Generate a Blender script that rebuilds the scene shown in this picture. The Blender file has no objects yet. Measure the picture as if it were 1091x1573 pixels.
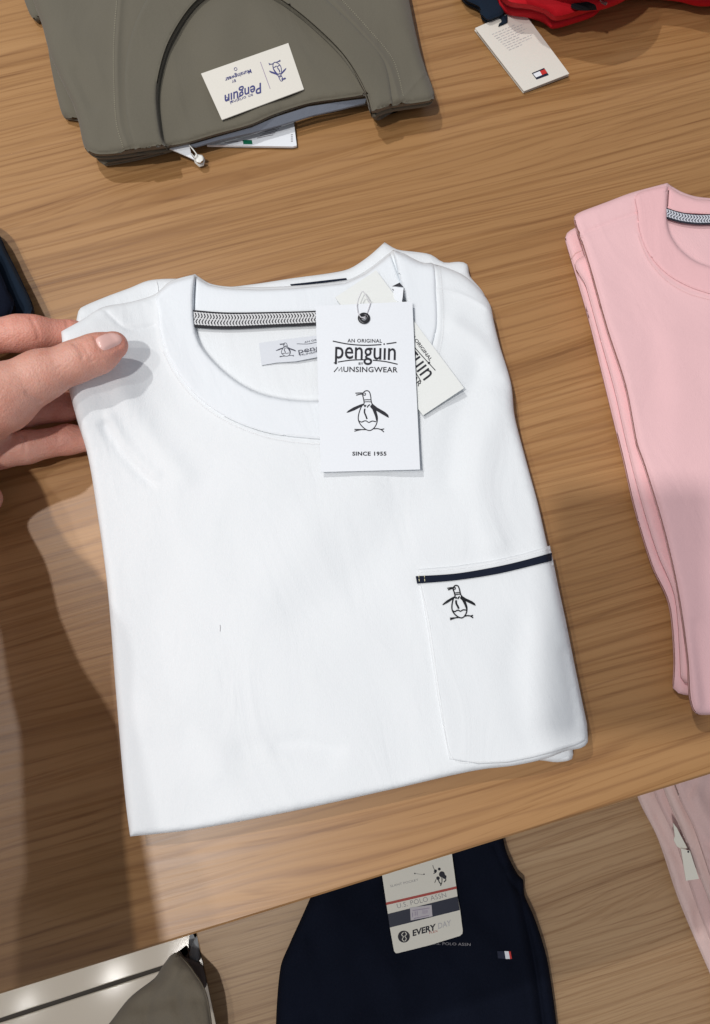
import bpy, math, random
import numpy as np
from mathutils import Vector, Matrix, Euler
from mathutils.geometry import delaunay_2d_cdt
random.seed(4); rng = np.random.RandomState(7)
scene = bpy.context.scene
COL = scene.collection

# ------------------------------------------------------------------ camera, world, lamps
W, H, F = 1091.0, 1573.0, 1200.0          # photograph size and focal length in its pixels
ZT = 0.80                                  # table top
CAM = np.array([0.0, 0.0, ZT + 0.46])
ROT = Euler((math.radians(14.5), 0, math.radians(-15.9))).to_matrix()
RN = np.array(ROT)
cd = bpy.data.cameras.new('camera'); cam = bpy.data.objects.new('camera', cd); COL.objects.link(cam)
cam.location = CAM; cam.rotation_euler = ROT.to_euler()
cd.sensor_fit = 'VERTICAL'; cd.sensor_height = 24.0; cd.lens = 24.0 * F / H
cd.clip_start = 0.005; cd.clip_end = 60
scene.camera = cam
w = bpy.data.worlds.new('World'); scene.world = w; w.use_nodes = True
w.node_tree.nodes['Background'].inputs[0].default_value = (0.86, 0.90, 1.0, 1)
w.node_tree.nodes['Background'].inputs[1].default_value = 0.29
scene.view_settings.view_transform = 'Standard'; scene.view_settings.look = 'None'
scene.view_settings.exposure = 0.0; scene.view_settings.gamma = 1.0

def img2world(ix, iy, z):                  # metres right / up in the picture's own heading -> world
    a = math.radians(-15.9)
    return (ix * math.cos(a) - iy * math.sin(a), ix * math.sin(a) + iy * math.cos(a), z)
def lamp(name, loc, power, size, color=(1, 0.975, 0.945)):
    ld = bpy.data.lights.new(name, 'AREA'); ld.shape = 'DISK'; ld.size = size
    ld.energy = power; ld.color = color
    o = bpy.data.objects.new(name, ld); o.location = loc; COL.objects.link(o)
    return o
LA = img2world(-0.72, 0.78, ZT + 2.0)
LB = img2world(-0.56, -0.34, ZT + 2.0)
LC = img2world(-0.92, -0.02, ZT + 2.0)
lamp('lamp_far_left', LA, 17.2, 0.055)
lamp('lamp_near_left', LB, 19.8, 0.07)
lamp('lamp_left', LC, 6.0, 0.07)

# ------------------------------------------------------------------ maths helpers
def U(px, py, z):
    """photo pixel + real height -> world point (numpy, vectorised)"""
    px = np.asarray(px, float); py = np.asarray(py, float); z = np.asarray(z, float)
    d = np.stack([(px - W / 2) / F, -(py - H / 2) / F, -np.ones_like(px)], -1) @ RN.T
    t = (z - CAM[2]) / d[..., 2]
    return CAM + d * t[..., None]
def u1(px, py, z): return Vector(U(np.array([px]), np.array([py]), np.array([z]))[0])
def cr(pts, closed=False, step=5.0, sharp=()):
    """catmull-rom through the points, resampled to an even step; sharp = indices kept as corners"""
    P = [np.array(p, float) for p in pts]; n = len(P); out = []
    rngs = range(n if closed else n - 1)
    for i in rngs:
        p1, p2 = P[i], P[(i + 1) % n]
        p0 = P[(i - 1) % n] if (closed or i > 0) else p1
        p3 = P[(i + 2) % n] if (closed or i < n - 2) else p2
        if i in sharp: p0 = p1
        if (i + 1) % n in sharp: p3 = p2
        L = np.linalg.norm(p2 - p1); k = max(1, int(round(L / step)))
        m1 = (p2 - p0) * 0.5; m2 = (p3 - p1) * 0.5
        for m in (m1, m2):
            l = np.linalg.norm(m)
            if l > L: m *= L / l
        for j in range(k):
            t = j / k; t2 = t * t; t3 = t2 * t
            out.append((2*t3-3*t2+1)*p1 + (t3-2*t2+t)*m1 + (-2*t3+3*t2)*p2 + (t3-t2)*m2)
    if not closed: out.append(P[-1])
    return np.array(out)
def dist_poly(pts, line, closed=False):
    A = line if closed else line[:-1]
    B = np.roll(line, -1, 0) if closed else line[1:]
    best = np.full(len(pts), 1e9)
    for s in range(0, len(pts), 4000):
        p = pts[s:s+4000, None, :]; d = B - A
        l2 = (d * d).sum(-1) + 1e-12
        t = np.clip(((p - A) * d).sum(-1) / l2, 0, 1)
        q = A + d * t[..., None]
        best[s:s+4000] = np.sqrt(((p - q) ** 2).sum(-1)).min(1)
    return best
def inside(pts, poly):
    x, y = pts[:, 0], pts[:, 1]; r = np.zeros(len(pts), bool)
    x1, y1 = poly[:, 0], poly[:, 1]; x2, y2 = np.roll(x1, -1), np.roll(y1, -1)
    for a, b, c, d in zip(x1, y1, x2, y2):
        if b == d: continue
        m = ((b > y) != (d > y)) & (x < (c - a) * (y - b) / (d - b) + a)
        r ^= m
    return r
def area(p): return 0.5 * (p[:, 0] * np.roll(p[:, 1], -1) - np.roll(p[:, 0], -1) * p[:, 1]).sum()
def inward(poly):
    t = np.roll(poly, -1, 0) - np.roll(poly, 1, 0)
    t /= np.linalg.norm(t, axis=1)[:, None] + 1e-9
    n = np.stack([-t[:, 1], t[:, 0]], -1)
    return n if area(poly) > 0 else -n
def sstep(x): x = np.clip(x, 0, 1); return x * x * (3 - 2 * x)
def ripple(seed, scale, n=9, aniso=(1, 1), ang=0.0):
    r = np.random.RandomState(seed)
    a = r.uniform(0, 2 * np.pi, n); k = r.uniform(0.5, 1.6, n) / scale * 2 * np.pi; ph = r.uniform(0, 6.28, n)
    ca, sa = math.cos(ang), math.sin(ang)
    def f(x, y):
        X = (x * ca + y * sa) * aniso[0]; Y = (-x * sa + y * ca) * aniso[1]
        X = X + 0.18 * scale * np.sin(Y / scale * 2.3 + seed); Y = Y + 0.18 * scale * np.sin(X / scale * 1.9 + 2 * seed)
        return sum(np.sin(k[i] * (X * math.cos(a[i]) + Y * math.sin(a[i])) + ph[i]) for i in range(n)) / math.sqrt(n)
    return f

# ------------------------------------------------------------------ object helpers
def tag(o, label=None, cat=None, group=None, kind=None):
    if label: o['label'] = label
    if cat: o['category'] = cat
    if group: o['group'] = group
    if kind: o['kind'] = kind
    return o
def thing(name, at, label, cat, group=None):
    o = bpy.data.objects.new(name, None); o.location = at; o.empty_display_size = 0.02
    COL.objects.link(o); bpy.context.view_layer.update()
    return tag(o, label, cat, group)
def mesh_obj(name, V, Fs, mat, parent=None, smooth=True, uv=None):
    me = bpy.data.meshes.new(name)
    V = np.asarray(V, float)
    if parent is not None:
        loc = np.array(parent.matrix_world.translation) if parent.parent is None else np.array(parent.matrix_world.translation)
        V = V - loc
    me.from_pydata(V.tolist(), [], [tuple(int(i) for i in f) for f in Fs])
    if uv is not None:
        ul = me.uv_layers.new(name='UVMap'); li = np.zeros(len(me.loops), int)
        me.loops.foreach_get('vertex_index', li)
        ul.data.foreach_set('uv', np.asarray(uv, float)[li].ravel())
    me.materials.append(mat); me.validate(); me.update()
    if smooth: me.polygons.foreach_set('use_smooth', [True] * len(me.polygons))
    o = bpy.data.objects.new(name, me); COL.objects.link(o)
    if parent is not None: o.parent = parent
    return o
def orient_up(V, Fs):
    out = []
    for f in Fs:
        a, b, c = V[f[0]], V[f[1]], V[f[2]]
        out.append(f if np.cross(b - a, c - a)[2] >= 0 else tuple(reversed(f)))
    return out

class Flat:
    """a sheet of paper or card: a plane given by three pixel points with heights"""
    def __init__(s, p, bow=0.0, bowdir=None):
        A = np.array([[a, b, 1] for a, b, _ in p], float); s.c = np.linalg.lstsq(A, np.array([q[2] for q in p]), rcond=None)[0]
        s.bow = bow; s.bowdir = bowdir
    def __call__(s, x, y):
        x = np.asarray(x, float); y = np.asarray(y, float)
        z = s.c[0] * x + s.c[1] * y + s.c[2]
        if s.bow:
            (cx, cy), (dx, dy), L = s.bowdir
            t = ((x - cx) * dx + (y - cy) * dy) / L
            z = z + s.bow * t * t
        return z

class Cloth:
    """one folded piece of cloth: traced outline, rounded fold edges, seams and creases as relief"""
    def __init__(s, outline, zb, T, r=14, step=6, lift=None, feats=(), noise=0.0006, seed=1, nscale=170,
                 dents=(), sharp=(), lines=(), smooth_outline=True, aniso=(1, 1), ang=0.0, base=None, fold=None):
        s.o = cr(outline, True, step, sharp) if smooth_outline else np.array(outline, float)
        s.zb, s.T, s.r, s.step, s.lift = zb, T, r, step, lift
        s.feats = [(cr(p, False, 6), a, wd) for p, a, wd in feats]
        s.dents = [(np.array(p, float) if len(p) > 30 else cr(p, True, 5), a, wd) for p, a, wd in dents]
        s.lines = [cr(p, False, 4) for p in lines]
        s.n = ripple(seed, nscale, aniso=aniso, ang=ang); s.na = noise; s.base = base; s.fold = fold
    def raw(s, P, d):
        x, y = P[:, 0], P[:, 1]
        q = np.clip(d / s.r, 0, 1); prof = 0.5 + 0.5 * np.sqrt(np.clip(1 - (1 - q) ** 2, 0, 1))
        z = (s.base(x, y) if s.base else s.zb) + s.T * prof
        k = sstep(d / (s.r * 1.6))
        z = z + s.na * s.n(x, y) * k
        if s.fold: z = z + s.fold(x, y) * k
        for p, a, wd in s.feats: z = z + a * np.exp(-(dist_poly(P, p) / wd) ** 2) * np.clip(k + 0.3, 0, 1)
        for p, a, wd in s.dents:
            dd = dist_poly(P, p, True) * np.where(inside(P, p), 1, -1)
            z = z - a * sstep(dd / wd + 0.5)
        if s.lift: z = z + s.lift(x, y)
        return z
    def sd(s, P): return dist_poly(P, s.o, True) * np.where(inside(P, s.o), 1, -1)
    def __call__(s, x, y):
        x = np.asarray(x, float); sh = x.shape
        P = np.stack([x.ravel(), np.asarray(y, float).ravel()], -1)
        return s.raw(P, np.maximum(s.sd(P), 0)).reshape(sh)
    def build(s, name, mat, parent, label=None):
        o = s.o; n = inward(o); st = s.step; m = len(o)
        lo, hi = o.min(0) - st, o.max(0) + st
        gx, gy = np.meshgrid(np.arange(lo[0], hi[0], st), np.arange(lo[1], hi[1], st))
        gx = gx + (np.arange(gx.shape[0]) % 2)[:, None] * st * 0.5
        G = np.stack([gx.ravel(), gy.ravel()], -1)
        G = G[inside(G, o)]; d = dist_poly(G, o, True); G = G[d > max(s.r * 0.75, st * 0.8)]
        rings = []
        for q in (0.06, 0.22, 0.5):
            R = o + n * s.r * q; dd = dist_poly(R, o, True) * np.where(inside(R, o), 1, -1)
            rings.append(R[dd > s.r * q * 0.9])
        extra = []
        allL = [np.vstack([p, p[:1]]) for p, a, wd in s.dents] + s.lines + [p for p, a, wd in s.feats if wd < 6]
        for L in allL:
            t = np.gradient(L, axis=0); t /= np.linalg.norm(t, axis=1)[:, None] + 1e-9
            nn = np.stack([-t[:, 1], t[:, 0]], -1)
            for off in (-5, -2.4, -0.8, 0.8, 2.4, 5): extra.append(L + nn * off)
        if extra:
            E = np.vstack(extra); de = dist_poly(E, o, True); E = E[inside(E, o) & (de > s.r * 0.12)]
            keep = np.ones(len(G), bool)
            for L in allL: keep &= dist_poly(G, L) > 6.5
            G = G[keep]; rings.append(E)
        P = np.vstack([o] + rings + [G])
        co = [Vector(p) for p in P]
        res = delaunay_2d_cdt(co, [(i, (i + 1) % m) for i in range(m)], [], 1, 1e-4)
        P2 = np.array([[v.x, v.y] for v in res[0]]); Fs = [tuple(f) for f in res[2]]
        d = dist_poly(P2, o, True); isb = d < 1e-3
        Z = s.raw(P2, d)
        V = U(P2[:, 0], P2[:, 1], Z)
        Fs = orient_up(V, Fs)
        # rounded lower half of the fold
        bz = s.raw(o, np.zeros(m)); base = len(V); VV = [V]; prev = None
        bidx = [int(np.argmin(((P2 - p) ** 2).sum(1))) for p in o]
        ringid = [bidx]
        w0 = U(o[:, 0], o[:, 1], bz)
        tt = np.roll(w0, -1, 0) - np.roll(w0, 1, 0); tt /= np.linalg.norm(tt, axis=1)[:, None] + 1e-9
        nw = np.stack([-tt[:, 1], tt[:, 0], np.zeros(m)], -1)
        cen = U(o[:, 0] + n[:, 0] * 4, o[:, 1] + n[:, 1] * 4, bz) - w0
        nw *= np.sign((nw * cen).sum(-1))[:, None]
        for a in (35, 65, 90):
            q = w0.copy(); q[:, 2] -= s.T * 0.5 * math.sin(math.radians(a))
            q += nw * (s.T * 0.5 * (1 - math.cos(math.radians(a)))); VV.append(q)
            ringid.append(list(range(base, base + m))); base += m
        q = w0.copy(); q[:, 2] -= s.T * 0.5; q += nw * s.T * 1.2; VV.append(q); ringid.append(list(range(base, base + m)))
        ccw = area(o[:, :2]) < 0       # image y is down
        for a, b in zip(ringid[:-1], ringid[1:]):
            for i in range(m):
                j = (i + 1) % m
                f = (a[i], b[i], b[j], a[j])
                Fs.append(f if ccw else tuple(reversed(f)))
        ob = mesh_obj(name, np.vstack(VV), Fs, mat, parent)
        if label: ob['label'] = label
        return ob

def sheet(name, outline, zf, off, mat, parent, thick=0.0004, step=5, closed_smooth=False, uvf=None, sharp=(), seamr=0, label=None):
    """thin piece (card, tape, band, sewn label) lying on surface zf, with real thickness"""
    o = cr(outline, True, step, sharp) if closed_smooth else resample(outline, step)
    m = len(o); lo, hi = o.min(0), o.max(0)
    gx, gy = np.meshgrid(np.arange(lo[0] + step * .5, hi[0], step), np.arange(lo[1] + step * .5, hi[1], step))
    G = np.stack([gx.ravel(), gy.ravel()], -1)
    if len(G): G = G[inside(G, o)]
    if len(G): G = G[dist_poly(G, o, True) > step * 0.6]
    if seamr:
        nn = inward(o)
        for q in (0.3, 0.7, 1.2):
            R = o + nn * seamr * q; dd = dist_poly(R, o, True) * np.where(inside(R, o), 1, -1)
            G = np.vstack([G, R[dd > seamr * q * .9]])
    P = np.vstack([o, G]) if len(G) else o
    res = delaunay_2d_cdt([Vector(p) for p in P], [(i, (i + 1) % m) for i in range(m)], [], 1, 1e-4)
    P2 = np.array([[v.x, v.y] for v in res[0]]); Fs = [tuple(f) for f in res[2]]
    Z = zf(P2[:, 0], P2[:, 1]) + off
    if seamr:
        q = np.clip(dist_poly(P2, o, True) / seamr, 0, 1); Z = Z - thick * 0.8 * (1 - np.sqrt(1 - (1 - q) ** 2))
    V = U(P2[:, 0], P2[:, 1], Z); Fs = orient_up(V, Fs)
    bi = [int(np.argmin(((P2 - p) ** 2).sum(1))) for p in o]
    low = V[bi].copy(); low[:, 2] -= thick; b0 = len(V); ccw = area(o) < 0
    for i in range(m):
        j = (i + 1) % m; f = (bi[i], b0 + i, b0 + j, bi[j]); Fs.append(f if ccw else tuple(reversed(f)))
    uv = None
    if uvf is not None:
        uv = np.vstack([uvf(P2), uvf(o)])
    ob = mesh_obj(name, np.vstack([V, low]), Fs, mat, parent, smooth=bool(seamr), uv=uv)
    if label: ob['label'] = label
    return ob
def resample(pts, step):
    out = []; n = len(pts)
    for i in range(n):
        a = np.array(pts[i], float); b = np.array(pts[(i + 1) % n], float); k = max(1, int(round(np.linalg.norm(b - a) / step)))
        for j in range(k): out.append(a + (b - a) * j / k)
    return np.array(out)

class Ink:
    """flat print / embroidery gathered into one mesh"""
    def __init__(s, zf, off=0.00012): s.V = []; s.F = []; s.zf = zf; s.off = off; s.k = 0
    def _z(s): s.k += 1; return s.off + 0.00002 * (s.k % 6)
    def add(s, P, Fs, raise_=None):
        P = np.asarray(P, float); Z = s.zf(P[:, 0], P[:, 1]) + s._z()
        if raise_ is not None: Z = Z + raise_
        V = U(P[:, 0], P[:, 1], Z); b = len(s.V)
        s.V.extend(V.tolist()); s.F.extend([tuple(b + i for i in f) for f in orient_up(V, Fs)])
    def stroke(s, pts, wd, smooth=True, taper=False):
        L = cr(pts, False, 2.0) if smooth else np.array(pts, float)
        if len(L) < 2: return
        t = np.gradient(L, axis=0); t /= np.linalg.norm(t, axis=1)[:, None] + 1e-9
        n = np.stack([-t[:, 1], t[:, 0]], -1); ww = np.full(len(L), wd * 0.5)
        if taper: ww = ww * np.clip(np.minimum(np.arange(len(L)), np.arange(len(L))[::-1]) / 3 + 0.35, 0, 1)
        P = np.vstack([L - n * ww[:, None], L, L + n * ww[:, None]]); k = len(L)
        s.add(P, [f for i in range(k - 1) for f in ((i, i+1, k+i+1, k+i), (k+i, k+i+1, 2*k+i+1, 2*k+i))],
              np.concatenate([np.zeros(k), np.full(k, 0.00004), np.zeros(k)]))
    def fill(s, pts, smooth=False):
        o = cr(pts, True, 2.5) if smooth else np.array(pts, float); m = len(o)
        res = delaunay_2d_cdt([Vector(p) for p in o], [(i, (i+1) % m) for i in range(m)], [], 1, 1e-5)
        s.add(np.array([[v.x, v.y] for v in res[0]]), [tuple(f) for f in res[2]])
    def disc(s, c, r, n=20): s.fill([(c[0] + r * math.cos(i * 2 * math.pi / n), c[1] + r * math.sin(i * 2 * math.pi / n)) for i in range(n)])
    def ring(s, c, r, wd, n=24):
        s.stroke([(c[0] + r * math.cos(i * 2 * math.pi / n), c[1] + r * math.sin(i * 2 * math.pi / n)) for i in range(n + 1)], wd, False)
    def text(s, body, p0, p1, h, bold=0.0, shear=0.0, bend=0.0, spacing=1.0):
        cu = bpy.data.curves.new('t', 'FONT'); cu.body = body; cu.size = 1.0; cu.offset = bold; cu.shear = shear
        cu.resolution_u = 3; cu.space_character = spacing
        ob = bpy.data.objects.new('t', cu); COL.objects.link(ob); dg = bpy.context.evaluated_depsgraph_get()
        me = ob.evaluated_get(dg).to_mesh()
        v = np.array([x.co[:2] for x in me.vertices]); fs = [tuple(p.vertices) for p in me.polygons]
        ob.evaluated_get(dg).to_mesh_clear(); bpy.data.objects.remove(ob); bpy.data.curves.remove(cu)
        x0, x1 = v[:, 0].min(), v[:, 0].max()
        p0 = np.array(p0, float); p1 = np.array(p1, float); d = p1 - p0; L = np.linalg.norm(d)
        up = np.array([d[1], -d[0]]) / L
        t = (v[:, 0] - x0) / (x1 - x0)
        P = p0 + d * t[:, None] + up * (v[:, 1] / 0.70 * h + bend * (4 * t * (1 - t)))[:, None]
        s.add(P, fs)
    def build(s, name, mat, parent, label=None):
        o = mesh_obj(name, s.V, s.F, mat, parent, smooth=False)
        if label: o['label'] = label
        return o

def tube(path, rad, n=8, caps=True):
    P = [Vector(p) for p in path]; V = []; Fs = []
    up = Vector((0, 0, 1))
    for i, p in enumerate(P):
        t = (P[min(i + 1, len(P) - 1)] - P[max(i - 1, 0)]).normalized()
        a = t.cross(up); a = a.normalized() if a.length > 1e-4 else Vector((1, 0, 0)); b = t.cross(a)
        r = rad[i] if hasattr(rad, '__len__') else rad
        for k in range(n):
            g = 2 * math.pi * k / n; V.append(p + (a * math.cos(g) + b * math.sin(g)) * r)
    for i in range(len(P) - 1):
        for k in range(n):
            j = (k + 1) % n; Fs.append((i*n+k, i*n+j, (i+1)*n+j, (i+1)*n+k))
    if caps:
        Fs.append(tuple(range(n))); Fs.append(tuple(reversed(range((len(P)-1)*n, len(P)*n))))
    return np.array([list(v) for v in V]), Fs
def box(x0, x1, y0, y1, z0, z1, bev=0.0):
    b = bev
    V = []; 
    lv = [(z0, b), (z0 + b, 0), (z1 - b, 0), (z1, b)] if b else [(z0, 0), (z1, 0)]
    for z, i in lv:
        c = b if b else 0
        V += [(x0+i+c, y0+i, z), (x1-i-c, y0+i, z), (x1-i, y0+i+c, z), (x1-i, y1-i-c, z), (x1-i-c, y1-i, z), (x0+i+c, y1-i, z), (x0+i, y1-i-c, z), (x0+i, y0+i+c, z)] if b else \
             [(x0, y0, z), (x1, y0, z), (x1, y1, z), (x0, y1, z)]
    n = 8 if b else 4; Fs = []
    for l in range(len(lv) - 1):
        for k in range(n):
            j = (k + 1) % n; Fs.append((l*n+k, l*n+j, (l+1)*n+j, (l+1)*n+k))
    Fs.append(tuple(reversed(range(n)))); Fs.append(tuple(range((len(lv)-1)*n, len(lv)*n)))
    return V, Fs

# ------------------------------------------------------------------ materials
def M(name):
    m = bpy.data.materials.new(name); m.use_nodes = True
    nt = m.node_tree; return m, nt, nt.nodes['Principled BSDF']
def N(nt, typ, **kw):
    n = nt.nodes.new(typ)
    for k, v in kw.items():
        if k.startswith('i_'): n.inputs[k[2:].replace('_', ' ')].default_value = v
        else: setattr(n, k, v)
    return n
def math_(nt, op, a, b=None, c=None):
    n = nt.nodes.new('ShaderNodeMath'); n.operation = op
    for i, v in enumerate((a, b, c)):
        if v is None: continue
        if isinstance(v, (int, float)): n.inputs[i].default_value = v
        else: nt.links.new(v, n.inputs[i])
    return n.outputs[0]
def ramp(nt, fac, stops):
    r = nt.nodes.new('ShaderNodeValToRGB'); e = r.color_ramp.elements
    while len(e) < len(stops): e.new(0.5)
    for i, (p, c) in enumerate(stops): e[i].position = p; e[i].color = (*c, 1)
    nt.links.new(fac, r.inputs[0]); return r.outputs[0]
def plain(name, col, rough=0.6, metal=0.0, spec=0.4):
    m, nt, b = M(name); b.inputs['Roughness'].default_value = rough; b.inputs['Metallic'].default_value = metal
    b.inputs['Specular IOR Level'].default_value = spec
    n = N(nt, 'ShaderNodeTexNoise', i_Scale=900.0, i_Detail=2.0); g = N(nt, 'ShaderNodeNewGeometry')
    nt.links.new(g.outputs['Position'], n.inputs['Vector'])
    nt.links.new(ramp(nt, n.outputs[0], [(0.3, tuple(c * 0.985 for c in col)), (0.7, tuple(min(1, c * 1.01) for c in col))]), b.inputs['Base Color'])
    return m
def fabric(name, col, var=0.05, rough=0.92, sheen=0.15, bump=0.45, knit=1500.0, sss=0.0):
    m, nt, b = M(name); g = N(nt, 'ShaderNodeNewGeometry')
    b.inputs['Roughness'].default_value = rough; b.inputs['Specular IOR Level'].default_value = 0.06 if max(col) < 0.05 else 0.15
    b.inputs['Sheen Weight'].default_value = sheen; b.inputs['Sheen Roughness'].default_value = 0.6
    if sss:
        b.inputs['Subsurface Weight'].default_value = sss; b.inputs['Subsurface Radius'].default_value = (0.004, 0.004, 0.004); b.inputs['Subsurface Scale'].default_value = 1.0
    n1 = N(nt, 'ShaderNodeTexNoise', i_Scale=14.0, i_Detail=4.0); nt.links.new(g.outputs['Position'], n1.inputs['Vector'])
    n2 = N(nt, 'ShaderNodeTexNoise', i_Scale=knit, i_Detail=1.0); nt.links.new(g.outputs['Position'], n2.inputs['Vector'])
    mixf = math_(nt, 'ADD', math_(nt, 'MULTIPLY', n1.outputs[0], 0.6), math_(nt, 'MULTIPLY', n2.outputs[0], 0.4))
    nt.links.new(ramp(nt, mixf, [(0.3, tuple(c * (1 - var) for c in col)), (0.7, tuple(min(1, c * (1 + var)) for c in col))]), b.inputs['Base Color'])
    mp = N(nt, 'ShaderNodeMapping'); mp.inputs['Scale'].default_value = (1, 0.35, 1); mp.inputs['Rotation'].default_value = (0, 0, 0.1)
    nt.links.new(g.outputs['Position'], mp.inputs['Vector'])
    n3 = N(nt, 'ShaderNodeTexNoise', i_Scale=knit * 1.3, i_Detail=2.0); nt.links.new(mp.outputs[0], n3.inputs['Vector'])
    n4 = N(nt, 'ShaderNodeTexNoise', i_Scale=120.0, i_Detail=3.0); nt.links.new(g.outputs['Position'], n4.inputs['Vector'])
    bp = N(nt, 'ShaderNodeBump', i_Strength=bump, i_Distance=0.0003)
    nt.links.new(math_(nt, 'ADD', n3.outputs[0], math_(nt, 'MULTIPLY', n4.outputs[0], 1.2)), bp.inputs['Height'])
    mq = N(nt, 'ShaderNodeMapping'); mq.inputs['Scale'].default_value = (1.0, 0.45, 1); mq.inputs['Rotation'].default_value = (0, 0, 0.5); nt.links.new(g.outputs['Position'], mq.inputs['Vector'])
    n5 = N(nt, 'ShaderNodeTexNoise', i_Scale=26.0, i_Detail=5.0, i_Roughness=0.45, i_Distortion=1.2); nt.links.new(mq.outputs[0], n5.inputs['Vector'])
    b2 = N(nt, 'ShaderNodeBump', i_Strength=0.32, i_Distance=0.006); nt.links.new(n5.outputs[0], b2.inputs['Height']); nt.links.new(bp.outputs[0], b2.inputs['Normal']); nt.links.new(b2.outputs[0], b.inputs['Normal'])
    return m
def wood(name, cols, rough=0.33, scale=1.0, seed=0.0, dark=0.6):
    m, nt, b = M(name); g = N(nt, 'ShaderNodeNewGeometry')
    mp = N(nt, 'ShaderNodeMapping'); mp.inputs['Location'].default_value = (seed, seed * .7, 0)
    mp.inputs['Scale'].default_value = (1.0, 8.0, 1); nt.links.new(g.outputs['Position'], mp.inputs['Vector'])
    wn = N(nt, 'ShaderNodeTexNoise', i_Scale=1.5, i_Detail=2.0); nt.links.new(mp.outputs[0], wn.inputs['Vector'])
    vm = N(nt, 'ShaderNodeVectorMath', operation='MULTIPLY_ADD'); nt.links.new(wn.outputs['Color'], vm.inputs[0]); vm.inputs[1].default_value = (0.0, 0.55, 0); nt.links.new(mp.outputs[0], vm.inputs[2])
    def layer(sx, sy, detail, r=0.6):
        q = N(nt, 'ShaderNodeMapping'); q.inputs['Scale'].default_value = (sx, sy, 1); nt.links.new(vm.outputs[0], q.inputs['Vector'])
        n = N(nt, 'ShaderNodeTexNoise', i_Scale=1.0, i_Detail=detail, i_Roughness=r); nt.links.new(q.outputs[0], n.inputs['Vector']); return n.outputs[0]
    big = layer(0.9, 1.1, 2.0); mid = layer(0.9, 4.5, 3.0); line = layer(1.1, 13.0, 3.0); fine = layer(3.0, 42.0, 3.0, 0.7); pore = layer(22.0, 90.0, 2.0, 0.6)
    f = math_(nt, 'ADD', math_(nt, 'MULTIPLY', big, 0.34), math_(nt, 'ADD', math_(nt, 'MULTIPLY', mid, 0.30), math_(nt, 'ADD', math_(nt, 'MULTIPLY', line, 0.22), math_(nt, 'MULTIPLY', fine, 0.14))))
    c1 = ramp(nt, f, [(0.34, cols[0]), (0.45, cols[1]), (0.54, cols[2]), (0.66, cols[3])])
    def mul(c, fac, stops, amt):
        x = N(nt, 'ShaderNodeMix', data_type='RGBA', blend_type='MULTIPLY'); x.inputs[0].default_value = amt
        nt.links.new(c, x.inputs[6]); nt.links.new(ramp(nt, fac, stops), x.inputs[7]); return x.outputs[2]
    c1 = mul(c1, line, [(0.30, (0.62, 0.52, 0.45)), (0.40, (0.88, 0.84, 0.80)), (0.46, (1, 1, 1)), (1, (1, 1, 1))], dark)
    c1 = mul(c1, mid, [(0.33, (0.70, 0.60, 0.52)), (0.40, (1, 1, 1)), (1, (1, 1, 1))], dark * 0.8)
    c1 = mul(c1, fine, [(0.35, (0.80, 0.74, 0.68)), (0.50, (1, 1, 1)), (1, (1, 1, 1))], 0.8)
    c1 = mul(c1, pore, [(0.30, (0.72, 0.66, 0.60)), (0.42, (1, 1, 1)), (1, (1, 1, 1))], 0.6)
    # thin growth rings, about 7 mm apart, wavering and fading in and out
    q = N(nt, 'ShaderNodeMapping'); q.inputs['Scale'].default_value = (2.2, 14.0, 1); nt.links.new(g.outputs['Position'], q.inputs['Vector'])
    wv = N(nt, 'ShaderNodeTexNoise', i_Scale=1.0, i_Detail=3.0, i_Roughness=0.5); nt.links.new(q.outputs[0], wv.inputs['Vector'])
    q2 = N(nt, 'ShaderNodeMapping'); q2.inputs['Scale'].default_value = (7.0, 90.0, 1); nt.links.new(g.outputs['Position'], q2.inputs['Vector'])
    wv2 = N(nt, 'ShaderNodeTexNoise', i_Scale=1.0, i_Detail=2.0, i_Roughness=0.6); nt.links.new(q2.outputs[0], wv2.inputs['Vector'])
    sp = N(nt, 'ShaderNodeSeparateXYZ'); nt.links.new(g.outputs['Position'], sp.inputs[0])
    ph = math_(nt, 'ADD', math_(nt, 'MULTIPLY', sp.outputs[1], 125.0), math_(nt, 'ADD', math_(nt, 'MULTIPLY', wv.outputs[0], 5.0), math_(nt, 'MULTIPLY', wv2.outputs[0], 0.9)))
    rg = math_(nt, 'PINGPONG', ph, 0.5)
    rg = math_(nt, 'SUBTRACT', 1.0, math_(nt, 'MULTIPLY', math_(nt, 'SUBTRACT', 1.0, math_(nt, 'SMOOTH_MIN', math_(nt, 'MULTIPLY', rg, 4.0), 1.0, 0.3)), math_(nt, 'MULTIPLY', wv2.outputs[0], 1.5)))
    c1 = mul(c1, rg, [(0.0, (0.52, 0.42, 0.38)), (0.8, (1, 1, 1)), (1, (1, 1, 1))], 0.55)
    # rare small knots
    vo = N(nt, 'ShaderNodeTexVoronoi', i_Scale=1.0); q3 = N(nt, 'ShaderNodeMapping'); q3.inputs['Scale'].default_value = (4.0, 9.0, 1); nt.links.new(g.outputs['Position'], q3.inputs['Vector']); nt.links.new(q3.outputs[0], vo.inputs['Vector'])
    c1 = mul(c1, vo.outputs['Distance'], [(0.0, (0.45, 0.36, 0.30)), (0.035, (0.8, 0.75, 0.7)), (0.06, (1, 1, 1)), (1, (1, 1, 1))], 0.55)
    nt.links.new(c1, b.inputs['Base Color'])
    b.inputs['Specular IOR Level'].default_value = 0.45
    nt.links.new(math_(nt, 'ADD', math_(nt, 'MULTIPLY', fine, 0.16), rough - 0.08), b.inputs['Roughness'])
    bp = N(nt, 'ShaderNodeBump', i_Strength=0.15, i_Distance=0.0003)
    nt.links.new(math_(nt, 'ADD', pore, fine), bp.inputs['Height']); nt.links.new(bp.outputs[0], b.inputs['Normal'])
    return m

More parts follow.
